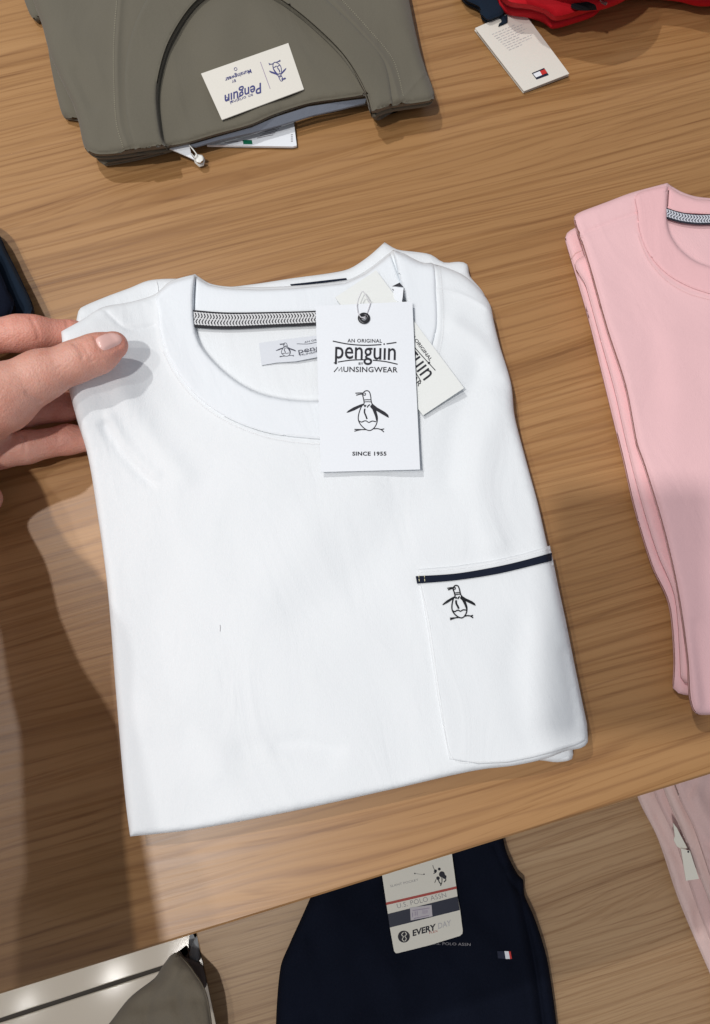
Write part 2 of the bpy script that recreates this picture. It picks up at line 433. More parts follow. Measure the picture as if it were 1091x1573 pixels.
WOOD = wood('table_wood', [(0.300, 0.155, 0.058), (0.358, 0.189, 0.072), (0.392, 0.210, 0.083), (0.44, 0.245, 0.102)], rough=0.38, dark=0.30)
WOOD2 = wood('shelf_wood', [(0.38, 0.24, 0.125), (0.42, 0.27, 0.143), (0.455, 0.30, 0.163), (0.50, 0.335, 0.188)], seed=5.3, rough=0.42, dark=0.25)
WHITE = fabric('white_jersey', (0.80, 0.828, 0.85), var=0.012, sheen=0.1, bump=0.5)
WHITE_RIB = fabric('white_rib', (0.80, 0.835, 0.87), var=0.012, sheen=0.1, bump=0.3, knit=900)
PINK = fabric('pink_jersey', (0.84, 0.53, 0.545), var=0.025, sheen=0.12, bump=0.5)
PINK_RIB = fabric('pink_rib', (0.84, 0.50, 0.515), var=0.025, sheen=0.12, bump=0.3, knit=900)
OLIVE = fabric('olive_jersey', (0.135, 0.122, 0.092), var=0.06, sheen=0.12, bump=0.25)
OLIVE_RIB = fabric('olive_rib', (0.130, 0.118, 0.089), var=0.06, sheen=0.12, bump=0.35, knit=900)
OLIVE_IN = fabric('olive_inside', (0.165, 0.150, 0.108), var=0.06, sheen=0.12, bump=0.25)
BLUEGREY = fabric('bluegrey_tape', (0.16, 0.18, 0.22), var=0.05)
RED = fabric('red_shell', (0.52, 0.010, 0.018), var=0.1, rough=0.75, sheen=0.0, bump=0.2)
NAVY = fabric('navy_twill', (0.006, 0.008, 0.016), var=0.25, rough=0.95, sheen=0.0, bump=0.5, knit=800)
NAVY2 = fabric('navy_knit', (0.010, 0.018, 0.032), var=0.15, rough=0.9, sheen=0.03, bump=0.4, knit=800)
BLACKC = fabric('opening_black', (0.010, 0.010, 0.013), var=0.2, rough=0.9, sheen=0.05)
MAUVE = fabric('dusty_pink_knit', (0.66, 0.47, 0.45), var=0.07, sheen=0.15, bump=0.5, knit=700)
MAUVE2 = fabric('dusty_pink_knit_pale', (0.70, 0.53, 0.50), var=0.07, sheen=0.15, bump=0.5, knit=700)
KHAKI = fabric('taupe_cotton', (0.175, 0.150, 0.112), var=0.08, sheen=0.1, bump=0.5, knit=700)
KHAKID = fabric('shaded_fold_brown', (0.12, 0.095, 0.085), var=0.06)  # shadowed fold of the taupe garment, its shade put into a darker brown
GREYC = fabric('grey_cotton', (0.30, 0.32, 0.34), var=0.08)
STRIPE = fabric('navy_stripe', (0.012, 0.016, 0.030), var=0.15, rough=0.8, sheen=0.02)
THREAD = fabric('black_thread', (0.012, 0.013, 0.016), var=0.2, rough=0.7)
WTHREAD = fabric('white_thread', (0.84, 0.85, 0.86), var=0.02)
YTHREAD = fabric('pale_thread', (0.62, 0.58, 0.38), var=0.1)
PTHREAD = fabric('pink_thread', (0.80, 0.52, 0.50), var=0.02)
OTHREAD = fabric('olive_thread', (0.23, 0.21, 0.155), var=0.05)
CARD = plain('white_card', (0.80, 0.83, 0.87), 0.55)
CARD2 = plain('offwhite_card', (0.78, 0.80, 0.78), 0.55)
CREAM = plain('cream_card', (0.74, 0.71, 0.64), 0.5)
CREAMD = plain('cream_label', (0.76, 0.74, 0.65), 0.5)
GREYCARD = plain('grey_card', (0.40, 0.395, 0.36), 0.5)
SATIN = plain('satin_label', (0.66, 0.69, 0.74), 0.45)
INK = plain('dark_ink', (0.010, 0.010, 0.018), 0.6)
INKS = plain('slate_ink', (0.055, 0.058, 0.085), 0.6)
INKB = plain('blue_ink', (0.05, 0.055, 0.20), 0.6)
INKG = plain('grey_ink', (0.26, 0.25, 0.27), 0.6)
INKF = plain('faint_ink', (0.50, 0.49, 0.50), 0.6)
INKP = plain('purple_ink', (0.32, 0.26, 0.38), 0.6)
REDI = plain('red_ink', (0.55, 0.03, 0.025), 0.5)
REDM = plain('brick_ink', (0.42, 0.06, 0.045), 0.5)
GREEN = plain('green_ink', (0.0, 0.14, 0.07), 0.5)
NAVYI = plain('navy_ink', (0.010, 0.014, 0.035), 0.5)
GUN = plain('gunmetal', (0.05, 0.05, 0.055), 0.3, 0.7)
SILV = plain('silver', (0.45, 0.46, 0.48), 0.25, 0.9)
CORD = plain('pale_cord', (0.66, 0.65, 0.68), 0.6)
PLAST = plain('white_plastic', (0.80, 0.80, 0.76), 0.35)
STICK = plain('sticker_paper', (0.52, 0.49, 0.52), 0.5)
TILE = plain('cream_tile', (0.72, 0.645, 0.53), 0.10, spec=0.6)
GROUT = plain('dark_grout', (0.07, 0.06, 0.05), 0.8)
PHONE = plain('phone_glass', (0.02, 0.02, 0.022), 0.15)

def tape_mat(name, light, darkc):
    m, nt, b = M(name); uv = N(nt, 'ShaderNodeUVMap'); sp = N(nt, 'ShaderNodeSeparateXYZ'); nt.links.new(uv.outputs[0], sp.inputs[0])
    u, v = sp.outputs[0], sp.outputs[1]
    # herringbone: rows whose slant alternates
    row = math_(nt, 'MULTIPLY', v, 3.0)
    tri = math_(nt, 'PINGPONG', row, 1.0)
    ph = math_(nt, 'ADD', math_(nt, 'MULTIPLY', u, 1.0), math_(nt, 'MULTIPLY', tri, 0.9))
    st = math_(nt, 'FRACT', ph)
    d1 = math_(nt, 'LESS_THAN', st, 0.42)
    gap = math_(nt, 'GREATER_THAN', math_(nt, 'FRACT', math_(nt, 'ADD', row, 0.5)), 0.12)
    d1 = math_(nt, 'MULTIPLY', d1, gap)
    e1 = math_(nt, 'LESS_THAN', v, 0.14); e2 = math_(nt, 'GREATER_THAN', v, 0.90)
    d = math_(nt, 'MAXIMUM', d1, math_(nt, 'MAXIMUM', e1, e2))
    nt.links.new(ramp(nt, d, [(0.0, light), (1.0, darkc)]), b.inputs['Base Color']); b.inputs['Roughness'].default_value = 0.85
    bp = N(nt, 'ShaderNodeBump', i_Strength=0.4, i_Distance=0.0003); nt.links.new(st, bp.inputs['Height']); nt.links.new(bp.outputs[0], b.inputs['Normal'])
    return m
TAPE = tape_mat('herringbone_tape', (0.66, 0.67, 0.68), (0.02, 0.02, 0.024))
TAPEP = tape_mat('herringbone_tape_cool', (0.60, 0.62, 0.68), (0.02, 0.022, 0.035))

def skin_mat():
    m, nt, b = M('skin'); g = N(nt, 'ShaderNodeNewGeometry')
    n1 = N(nt, 'ShaderNodeTexNoise', i_Scale=38.0, i_Detail=4.0); nt.links.new(g.outputs['Position'], n1.inputs['Vector'])
    at = N(nt, 'ShaderNodeAttribute', attribute_name='flush')
    c = ramp(nt, n1.outputs[0], [(0.32, (0.56, 0.27, 0.205)), (0.7, (0.68, 0.375, 0.295))])
    mx = N(nt, 'ShaderNodeMix', data_type='RGBA'); nt.links.new(at.outputs['Fac'], mx.inputs[0]); nt.links.new(c, mx.inputs[6]); mx.inputs[7].default_value = (0.66, 0.25, 0.19, 1)
    n9 = N(nt, 'ShaderNodeTexNoise', i_Scale=90.0, i_Detail=5.0, i_Roughness=0.7); nt.links.new(g.outputs['Position'], n9.inputs['Vector'])
    mr = N(nt, 'ShaderNodeMix', data_type='RGBA', blend_type='MULTIPLY'); mr.inputs[0].default_value = 0.8
    nt.links.new(mx.outputs[2], mr.inputs[6]); nt.links.new(ramp(nt, n9.outputs[0], [(0.35, (0.97, 0.84, 0.80)), (0.5, (1, 1, 1)), (0.65, (1.0, 0.93, 0.90))]), mr.inputs[7])
    nt.links.new(mr.outputs[2], b.inputs['Base Color'])
    b.inputs['Roughness'].default_value = 0.48; b.inputs['Specular IOR Level'].default_value = 0.35
    b.inputs['Subsurface Weight'].default_value = 0.25; b.inputs['Subsurface Radius'].default_value = (0.008, 0.003, 0.0015); b.inputs['Subsurface Scale'].default_value = 0.6
    n2 = N(nt, 'ShaderNodeTexVoronoi', i_Scale=900.0); nt.links.new(g.outputs['Position'], n2.inputs['Vector'])
    n3 = N(nt, 'ShaderNodeTexNoise', i_Scale=420.0, i_Detail=4.0); nt.links.new(g.outputs['Position'], n3.inputs['Vector'])
    bp = N(nt, 'ShaderNodeBump', i_Strength=0.5, i_Distance=0.0004)
    nt.links.new(math_(nt, 'ADD', n2.outputs['Distance'], math_(nt, 'MULTIPLY', n3.outputs[0], 1.6)), bp.inputs['Height']); nt.links.new(bp.outputs[0], b.inputs['Normal'])
    return m
SKIN = skin_mat()
NAIL = plain('fingernail', (0.80, 0.50, 0.45), 0.22, spec=0.5)

# ------------------------------------------------------------------ floor and tables
a0 = U(0, 1568, 0.0); a1 = U(256, 1485, 0.0)
gdir = math.atan2(a1[1] - a0[1], a1[0] - a0[0])
V, Fc = box(-4, 4, -4, 4, -0.06, -0.004)
floor = mesh_obj('floor', V, Fc, GROUT, smooth=False); tag(floor, kind='structure')
V, Fc = box(0, 0.594, 0, 0.594, -0.004, 0.0, 0.0012)
tile0 = None
for i in range(-4, 4):
    for j in range(-4, 4):
        if tile0 is None:
            tile0 = mesh_obj('floor_tile', V, Fc, TILE, smooth=False); t = tile0
        else:
            t = tile0.copy(); COL.objects.link(t)
        t.parent = floor; t.rotation_euler = (0, 0, gdir)
        ox, oy = i * 0.6 - 0.12, j * 0.6 + 0.003
        t.location = (a0[0] + ox * math.cos(gdir) - oy * math.sin(gdir), a0[1] + ox * math.sin(gdir) + oy * math.cos(gdir), 0)

e0 = U(0, 1529, ZT); e1 = U(1091, 1188, ZT); EY = (e0[1] + e1[1]) / 2
print('edge y', e0, e1)
tab = thing('display_table', (0, EY + 0.5, 0), 'long oak veneer display table carrying the white, pink, olive and red garments', 'table')
V, Fc = box(-1.5, 1.5, EY, EY + 1.15, ZT - 0.035, ZT, 0.0012)
mesh_obj('tabletop', V, Fc, WOOD, tab, smooth=False)
for sx in (-1.4, 1.34):
    for yy in (EY + 0.35, EY + 1.03):
        V, Fc = box(sx, sx + 0.06, yy, yy + 0.06, 0.001, ZT - 0.036); mesh_obj('leg', V, Fc, WOOD, tab, smooth=False)
ZS = 0.36
s0 = U(308, 1437, ZS); s1 = U(325, 1573, ZS)
SX = (s0[0] + s1[0]) / 2
low = thing('low_display_table', (SX + 0.7, EY - 0.3, 0), 'low pale wooden table tucked under the edge of the main table, holding navy trousers', 'table')
V, Fc = box(SX, SX + 1.6, EY - 0.62, EY + 0.34, ZS - 0.03, ZS, 0.0012)
mesh_obj('tabletop', V, Fc, WOOD2, low, smooth=False)
for sx in (SX + 0.05, SX + 1.49):
    for yy in (EY - 0.57, EY + 0.26):
        V, Fc = box(sx, sx + 0.05, yy, yy + 0.05, 0.001, ZS - 0.031); mesh_obj('leg', V, Fc, WOOD2, low, smooth=False)

# lamps that the polished floor mirrors
for k, (px, py, pw, sz) in enumerate(((41, 1543, 0.35, 0.05), (177, 1502, 0.8, 0.09), (290, 1462, 1.0, 0.10))):
    p = U(px, py, 0.0); d = p - CAM; t = (2.75) / -d[2]
    q = (p[0] + d[0] * t, p[1] + d[1] * t, 2.75); lamp('floor_mirrored_lamp', q, pw, sz)

# ------------------------------------------------------------------ emblem (pixels of the hang tag emblem, mapped by point pairs)
def emblem(ink, pairs, wd, fillbody=True):
    A = np.array([[a, b, 1] for (a, b), _ in pairs], float); B = np.array([q for _, q in pairs], float)
    T = np.linalg.lstsq(A, B, rcond=None)[0]
    def m(pts): p = np.array(pts, float); return (np.c_[p, np.ones(len(p))] @ T)
    st = lambda pts, k=1.0: ink.stroke(m(pts), wd * k)
    st([(418, 905), (424, 886), (437, 873), (455, 868), (473, 876), (482, 897), (487, 925), (489, 950), (494, 972)])
    st([(494, 972), (518, 1010), (535, 1060), (542, 1100), (534, 1145), (512, 1180), (480, 1200), (444, 1190), (405, 1155), (384, 1115), (384, 1075), (396, 1030), (412, 995), (430, 976), (427, 940), (418, 905)])
    st([(424, 888), (395, 887), (358, 889)]); st([(426, 899), (400, 897), (365, 906)])
    st([(424, 905), (440, 906), (444, 893), (432, 887)], 0.9)
    st([(430, 945), (460, 943), (489, 944)], 0.8); st([(431, 962), (460, 960), (491, 962)], 0.8)
    ink.fill(m([(424, 976), (398, 984), (340, 1008), (296, 1036), (283, 1052), (300, 1050), (350, 1032), (400, 1006)]))
    ink.fill(m([(495, 972), (540, 1008), (606, 1046), (632, 1070), (638, 1094), (622, 1088), (580, 1064), (524, 1030)]))
    ink.fill(m([(494, 980), (520, 1015), (540, 1075), (542, 1112), (534, 1128), (522, 1080), (500, 1025), (480, 1002)]))
    st([(430, 985), (438, 1003), (446, 986)], 1.1); st([(456, 1008), (466, 992), (480, 984)], 1.1)
    st([(437, 1018), (434, 1048), (446, 1078), (455, 1105)], 1.5)
    st([(386, 1118), (408, 1130), (432, 1120), (448, 1119), (470, 1133), (498, 1121), (530, 1127)])
    st([(444, 1192), (410, 1192), (350, 1190)]); st([(405, 1193), (378, 1198), (350, 1206)])
    st([(505, 1186), (545, 1184), (570, 1191), (598, 1186)]); st([(568, 1190), (582, 1200), (596, 1213)])

def stitches(zf, line, gap, ln, wd, mat, parent, off=0.0003, name='stitching'):
    ink = Ink(zf, off); L = cr(line, False, gap)
    for i in range(0, len(L) - 1):
        d = L[i + 1] - L[i]; ink.stroke([L[i], L[i] + d * ln], wd, False)
    return ink.build(name, mat, parent)

# ------------------------------------------------------------------ the two white shirts
def lift(x, y): return 0.026 * np.exp(-(((x - 85) / 120.0) ** 2 + ((y - 555) / 125.0) ** 2))
Z0 = ZT + 0.0006
low_out = [(119, 484), (124, 473), (160, 457), (200, 442), (228, 431), (262, 428), (300, 430), (345, 440), (385, 437), (445, 428), (530, 415), (562, 397), (591, 372),
           (610, 383), (640, 387), (662, 391), (682, 403), (705, 402), (718, 406), (722, 424), (744, 452), (757, 500), (777, 590), (797, 700), (815, 772), (836, 860), (862, 980),
           (884, 1080), (896, 1140), (880, 1152), (879, 1166), (856, 1171), (828, 1168), (790, 1172), (700, 1182), (600, 1203), (450, 1237), (320, 1262), (212, 1276), (200, 1200), (188, 1060), (172, 900), (156, 780), (138, 690), (120, 600), (113, 530)]
w2 = thing('folded_t_shirt', U(540, 800, Z0), 'white folded t-shirt mostly hidden beneath the white pocket shirt, its shoulder peeking out behind', 't-shirt', 'white t-shirts stacked on the table')
C2 = Cloth(low_out, Z0, 0.0105, r=9, step=7, lift=lift, noise=0.0004, seed=3, sharp=(12, 28, 29))
C2.build('body', WHITE, w2)
sheet('neck_tape', [(446, 436.5), (470, 434), (500, 430.5), (532, 427), (533, 429), (500, 433.5), (470, 436.5), (447, 438)], C2, 0.0010, STRIPE, w2, 0.0006, 4)
INK_ = Ink(C2, 0.0006); INK_.stroke([(240, 431), (243, 446), (240, 462)], 1.2); INK_.build('shoulder_seam', WTHREAD, w2)

top_out = [(94, 509), (125, 492), (158, 472), (200, 464), (238, 452), (262, 432), (300, 421), (322, 435), (350, 440), (400, 441), (450, 439), (530, 431), (562, 416), (604, 384),
           (622, 390), (645, 402), (668, 406), (691, 413), (714, 424), (737, 445), (753, 468), (759, 495), (768, 531), (785, 588), (791, 640), (808, 706), (826, 772), (841, 838),
           (856, 900), (867, 950), (880, 1015), (893, 1078), (901, 1112), (903, 1140), (893, 1149), (868, 1154), (836, 1166), (790, 1176), (740, 1182), (690, 1192), (600, 1213), (450, 1246), (300, 1274), (200, 1285),
           (194, 1240), (188, 1180), (178, 1060), (165, 900), (150, 790), (135, 700), (117, 640), (102, 580)]
neck = [(298, 424), (297, 460), (299, 500), (307, 527), (322, 548), (345, 571), (372, 591), (405, 606), (445, 614), (487, 616), (540, 612), (585, 595), (615, 565), (630, 525), (628, 480), (616, 436), (604, 386),
        (606, 372), (562, 400), (530, 416), (450, 424), (400, 426), (350, 424), (316, 414), (302, 410)]
neck_s = cr(neck, True, 5, (0, 16))
outer = [(243, 452), (243, 480), (246, 510), (256, 545), (275, 578), (303, 611), (340, 638), (378, 656), (420, 668), (470, 674), (520, 676), (580, 664), (625, 632), (654, 585), (664, 535), (672, 500), (671, 450), (667, 405)]
ZW = Z0 + 0.0095
w1 = thing('folded_t_shirt', U(540, 800, ZW), 'white folded t-shirt with navy-trimmed chest pocket and small bird emblem, on top of its stack', 't-shirt', 'white t-shirts stacked on the table')
wfeats = [([(243, 470), (246, 510), (256, 545), (275, 580), (303, 613), (340, 641), (378, 660), (420, 673), (470, 680), (520, 681), (580, 668), (628, 636), (658, 590), (669, 540), (676, 500), (675, 450), (670, 410)], 0.0007, 4.5),
          ([(668, 446), (690, 447), (718, 456), (750, 474)], 0.0007, 3.0),
          ([(155, 470), (195, 505), (238, 500)], -0.0007, 3.5),
          ([(160, 655), (190, 700), (232, 742)], -0.0010, 8), ([(168, 640), (200, 690), (240, 730)], 0.0007, 8), ([(430, 1148), (470, 1140), (520, 1152)], -0.0006, 12), ([(190, 600), (230, 670), (280, 730)], 0.0012, 20),
          ([(740, 560), (700, 660), (690, 740)], -0.0016, 22), ([(760, 620), (735, 740), (760, 830)], 0.0014, 24), ([(700, 500), (735, 525), (755, 560)], 0.0016, 14),
          ([(640, 760), (560, 880), (480, 940)], -0.0010, 38), ([(560, 740), (470, 830), (400, 920)], 0.0009, 40),
          ([(800, 960), (790, 1050), (815, 1130)], -0.0008, 24), ([(860, 900), (840, 990), (850, 1080)], 0.0008, 24), ([(870, 1000), (880, 1060), (885, 1110)], -0.0012, 9),
          ([(380, 1150), (440, 1140), (500, 1160)], -0.0009, 22), ([(230, 1100), (300, 1120), (330, 1180)], 0.0009, 30), ([(260, 860), (240, 960), (250, 1040)], -0.0008, 36)]
wfeats = [(p, a * (1.7 if wd > 5 else 1.2), wd) for p, a, wd in wfeats]
C1 = Cloth(top_out, ZW, 0.0125, r=10, step=5.5, lift=lift, noise=0.0005, seed=11, nscale=210, dents=[(neck_s, 0.0042, 3.0)], feats=wfeats, sharp=(0, 6, 13, 43))
C1.build('body', WHITE, w1)
C1f = Cloth(top_out, ZW, 0.0125, r=10, step=8, lift=lift, noise=0.0005, seed=11, nscale=210, sharp=(0, 6, 13, 43))      # the surface without the neck hollow
inner_l = neck[0:17]
band = [(300, 423)] + inner_l[1:16] + [(604, 385)] + [(622, 391), (650, 404), (667, 406)] + list(reversed(outer))[1:-1] + [(240, 455), (262, 434)]
sheet('collar_band', band, C1f, 0.0020, WHITE_RIB, w1, 0.0042, 5, True, sharp=(0, 16), seamr=5)
backtop = [(301, 426), (322, 438), (350, 443), (400, 445), (450, 443), (530, 435), (562, 420), (600, 390)]
sheet('back_collar_band', backtop + [(618, 440), (622, 474), (560, 477), (485, 479), (420, 482), (363, 482), (299, 480)], C1f, -0.0012, WHITE_RIB, w1, 0.003, 6, False, seamr=4)
tp = cr([(297, 476), (330, 479), (363, 480), (425, 479), (487, 477), (560, 470), (626, 462)], False, 4)
bt = cr([(298, 502), (330, 504), (363, 504), (425, 501), (487, 498), (560, 491), (628, 484)], False, 4)
def strip_uv(top, bot, per):
    def f(P):
        d = ((P[:, None, :] - top[None]) ** 2).sum(-1); i = d.argmin(1); L = np.r_[0, np.cumsum(np.linalg.norm(np.diff(top, axis=0), axis=1))]
        dt = dist_poly(P, top); db = dist_poly(P, bot)
        k = np.clip(i, 1, len(top) - 2); t = top[k + 1] - top[k - 1]; t = t / np.linalg.norm(t, axis=1)[:, None]
        u = L[i] + ((P - top[i]) * t).sum(-1)
        return np.stack([u / per, db / (dt + db + 1e-6)], -1)
    return f
sheet('neck_tape', list(tp) + list(bt[::-1]), C1f, -0.0006, TAPE, w1, 0.0008, 4, False, uvf=strip_uv(tp, bt, 4.6))
stitches(C1, [(250, 540), (268, 575), (297, 611), (335, 640), (375, 660), (420, 674), (470, 681), (520, 682)], 3.4, 0.6, 1.7, WTHREAD, w1)
stitches(C1, [(676, 410), (680, 455), (681, 505), (674, 545), (660, 592)], 3.4, 0.6, 1.7, WTHREAD, w1)
# sewn label inside the neck
lab = Flat([(398, 527, C1(398, 527) + .0008), (402, 561, C1(402, 561) + .0009), (490, 520, C1(480, 530) + .0026)])
sheet('neck_label', [(398, 527), (440, 521), (490, 515), (520, 511), (524, 540), (490, 548), (455, 555), (425, 557), (402, 561)], lab, 0.0003, SATIN, w1, 0.0003, 6)
ik = Ink(lab, 0.0005)
emblem(ik, [((455, 868), (437.8, 526.5)), ((480, 1198), (440.5, 546.9)), ((283, 1050), (424, 539)), ((638, 1090), (455.4, 539.5))], 0.75)
ik.text('penguin', (459, 543), (514, 533), 8.0, 0.0); ik.stroke([(456, 528), (475, 528), (500, 522), (518, 518)], 0.7); ik.stroke([(462, 541), (480, 538), (516, 531)], 0.6)
ik.text('MUNSINGWEAR', (461, 547), (516, 536), 3.0); ik.text('AN ORIGINAL', (468, 527), (506, 519), 2.6)
ik.build('label_print', INKS, w1)
# chest pocket
pk = [(641, 874), (700, 869), (760, 860), (805, 850), (845, 838), (848, 852), (858, 902), (869, 952), (882, 1017), (895, 1080), (902, 1112), (903, 1136), (885, 1145), (850, 1156), (815, 1165), (780, 1172), (735, 1174), (690, 1167), (672, 1070), (656, 960)]
pkt = sheet('chest_pocket', pk, C1, 0.0012, WHITE, w1, 0.0018, 5, False, seamr=4)
class Off:
    def __init__(s, f, o): s.f, s.o = f, o
    def __call__(s, x, y): return s.f(x, y) + s.o
sheet('pocket_trim', list(cr([(639, 885), (700, 881), (760, 871), (800, 862), (848, 849)], False, 6)) + list(cr([(641, 896), (700, 891), (760, 882), (800, 873), (848, 861)], False, 6)[::-1]), C1, 0.0026, STRIPE, w1, 0.0014, 3)
PT = Off(C1, 0.0012)
stitches(PT, [(645, 879), (700, 874), (760, 865), (842, 844)], 3.0, 0.6, 0.9, WTHREAD, w1)
stitches(PT, [(646, 898), (660, 960), (676, 1070), (694, 1163), (738, 1170), (782, 1167), (830, 1156), (895, 1137)], 3.0, 0.6, 1.0, WTHREAD, w1)
ik = Ink(Off(C1, 0.0030), 0.0003)
for x in (643.5, 652): ik.stroke([(x, 884), (x + .3, 887)], 1.0, False); ik.stroke([(x + .3, 889), (x + .8, 893)], 1.0, False)
ik.build('pocket_tacks', YTHREAD, w1)
ik = Ink(PT, 0.0005)
emblem(ik, [((455, 868), (701, 898.5)), ((480, 1198), (710.5, 948)), ((283, 1050), (679, 930)), ((638, 1090), (730.5, 930.5))], 1.9)
ik.build('embroidered_emblem', THREAD, w1)
ik = Ink(C1, 0.0004); ik.stroke([(338, 960), (338.5, 965), (338, 970)], 0.8); ik.build('lint_fibre', INKF, w1)

# ------------------------------------------------------------------ hang tags of the white shirts
tz = ZW + 0.0125
def card(name, quad, surf, mat, parent, thick=0.0005, step=12): return sheet(name, quad, surf, 0, mat, parent, thick, step)
t2s = Flat([(578, 415, tz + 0.0030), (650, 638, tz + 0.0035), (713, 596, tz + 0.0052)])
ht2 = thing('hang_tag', U(640, 560, tz), 'white paper tag turned sideways, sticking out from behind the upright bird tag', 'hang tag', 'printed tags on the white t-shirt')
card('card', [(578, 415), (713, 596), (650, 638), (515, 457)], t2s, CARD2, ht2)
ik = Ink(t2s)
D = np.array([.597, .802]); e = np.array((660.5, 555.0))
ik.text('AN ORIGINAL', e - D * 56, e, 5.2, 0.016)
e = np.array((651.5, 585.0)); ik.text('penguin', e - D * 96, e, 27, 0.003)
ik.stroke([(600, 487), (634, 530), (669, 569)], 1.3); ik.stroke([(610, 528), (636, 568), (647, 586)], 1.3)
e = np.array((643.0, 594.0)); ik.text('MUNSINGWEAR', e - D * 96, e, 7.4, 0.006)
ik.build('lettering', INK, ht2)
# small folded swing ticket corner with black print
st_ = thing('price_ticket', U(613, 450, tz), 'tiny folded paper ticket with black corner poking from the right side of the white collar', 'price ticket')
s3 = Flat([(603, 441, tz + 0.004), (622, 437, tz + 0.006), (618, 466, tz + 0.0045)])
card('card', [(603, 441), (620, 442), (618, 467), (606, 460)], s3, CARD, st_, 0.0004, 6)
ik = Ink(s3); ik.fill([(602, 440), (614, 434), (620, 441)]); ik.stroke([(621, 443), (620, 452), (618, 463)], 1.0); ik.stroke([(603, 444), (605, 446)], 1.2, False); ik.build('lettering', INK, st_)

t1s = Flat([(485, 470, tz + 0.0062), (633, 463, tz + 0.0068), (645, 722, tz + 0.0050)], 0.0008, ((565, 595), (0.03, 1), 130))
ht1 = thing('hang_tag', U(565, 590, tz), 'upright white cardboard tag with bird drawing and dark metal eyelet on the white collar', 'hang tag', 'printed tags on the white t-shirt')
card('card', [(485, 470), (633.5, 463), (645.5, 721), (493, 725)], t1s, CARD, ht1, 0.0006)
c5 = lambda x, y: (480 + x / 5.422, 440 + y / 5.422)
ik = Ink(t1s)
ik.text('AN ORIGINAL', c5(292, 465), c5(580, 468), 5.4, 0.02, spacing=1.1)
ik.text('pengu\u0131n', c5(188, 598), c5(694, 612), 27.0, 0.008)
ik.disc(c5(598, 480), 1.3)
ik.stroke([c5(170, 455), c5(300, 480), c5(440, 490), c5(575, 484)], 1.7); ik.stroke([c5(618, 478), c5(700, 466)], 1.7)
ik.stroke([c5(212, 630), c5(320, 614), c5(440, 610)], 1.7); ik.stroke([c5(503, 614), c5(610, 626), c5(710, 648)], 1.7)
ik.disc(c5(182, 636), 0.9)
ik.text('BY', c5(385, 652), c5(425, 652), 3.6, 0.02)
ik.stroke([c5(180, 712), c5(214, 672), c5(219, 704), c5(243, 672), c5(247, 711)], 1.5, False); ik.text('UNSINGWEAR', c5(258, 711), c5(710, 715), 8.0, 0.013, spacing=1.05)
emblem(ik, [((a, b), c5(a, b)) for a, b in ((455, 868), (480, 1198), (283, 1050), (638, 1090))], 1.55)
ik.text('SINCE 1955', c5(333, 1408), c5(617, 1408), 5.8, 0.034, spacing=1.1)
ik.build('lettering', INK, ht1)
def torus(name, c, R, r, mat, parent, flat=0.6, nu=32, nv=10):
    V = []; Fs = []
    for i in range(nu):
        a = 2 * math.pi * i / nu
        for j in range(nv):
            b = 2 * math.pi * j / nv; V.append((c[0] + (R + r * math.cos(b)) * math.cos(a), c[1] + (R + r * math.cos(b)) * math.sin(a), c[2] + r * flat * math.sin(b)))
    for i in range(nu):
        for j in range(nv):
            Fs.append((i*nv+j, ((i+1) % nu)*nv+j, ((i+1) % nu)*nv+(j+1) % nv, i*nv+(j+1) % nv))
    return mesh_obj(name, V, Fs, mat, parent)
gx, gy = c5(430, 264); gz = float(t1s(gx, gy)); gc = u1(gx, gy, gz + 0.0006)
ey = torus('eyelet', gc, 0.0027, 0.0011, GUN, ht1)
ik = Ink(t1s, 0.00025); ik.disc((gx, gy), 6.0); ik.build('eyelet_hole', SILV, ht1)
pts = [(561, 489, .0012), (554, 487, .0022), (549.5, 479, .0020), (548.5, 469, .0022), (551, 459, .0024), (555.5, 449, .0026), (558, 447.5, .0026), (562, 453, .0024), (567, 462, .0022), (569, 466, .0022), (566.5, 474, .0020), (564, 481, .0016), (560, 488, .0012)]
V, Fc = tube([u1(a, b, tz + 0.0060 + c) for a, b, c in pts], 0.00032, 7); mesh_obj('cord', V, Fc, CORD, ht1)

# ------------------------------------------------------------------ pink shirts
def pnoise(x, y): return 0.0016 * np.sin(y / 46.0 + 0.6 * np.sin(x / 60.0)) * np.exp(-((x - 960) / 120.0) ** 2)
pl_out = [(868, 366), (871, 358), (883, 350), (960, 320), (1040, 312), (1300, 330), (1560, 300), (1640, 420), (1700, 900), (1640, 1000), (1300, 1066), (1100, 1072), (1056, 1068), (1042, 1065), (1034, 1057), (1035, 1009), (1027, 928), (1001, 869), (975, 784),
          (957, 706), (942, 645), (923, 567), (906, 498), (886, 428), (876, 395)]
p2 = thing('folded_t_shirt', U(1200, 700, Z0), 'pink folded t-shirt at the bottom of the pink stack, sleeve fold jutting out left', 't-shirt', 'pink t-shirts stacked at the right')
D2 = Cloth(pl_out, Z0, 0.010, r=9, step=9, noise=0.0006, seed=5)
D2.build('body', PINK, p2)
pm = Cloth([(886, 400), (900, 440), (922, 520), (944, 600), (962, 680), (985, 770), (1010, 850), (1036, 915), (1044, 1000), (1046, 1040), (1052, 1049), (1075, 1050), (1300, 1040), (1640, 980), (1680, 890), (1600, 420), (1300, 360), (1000, 360)], Z0 + 0.0085, 0.0075, r=10, step=9, noise=0.0006, seed=8)
pm.build('folded_sleeve', PINK, p2)
ik = Ink(Off(D2, 0), 0.0003); ik.stroke([(877, 398), (884, 389), (895, 384)], 1.4); ik.build('sleeve_seam', PTHREAD, p2)
p1 = thing('folded_t_shirt', U(1200, 700, Z0 + .016), 'pink folded t-shirt on top of the pink stack, with patterned neck tape', 't-shirt', 'pink t-shirts stacked at the right')
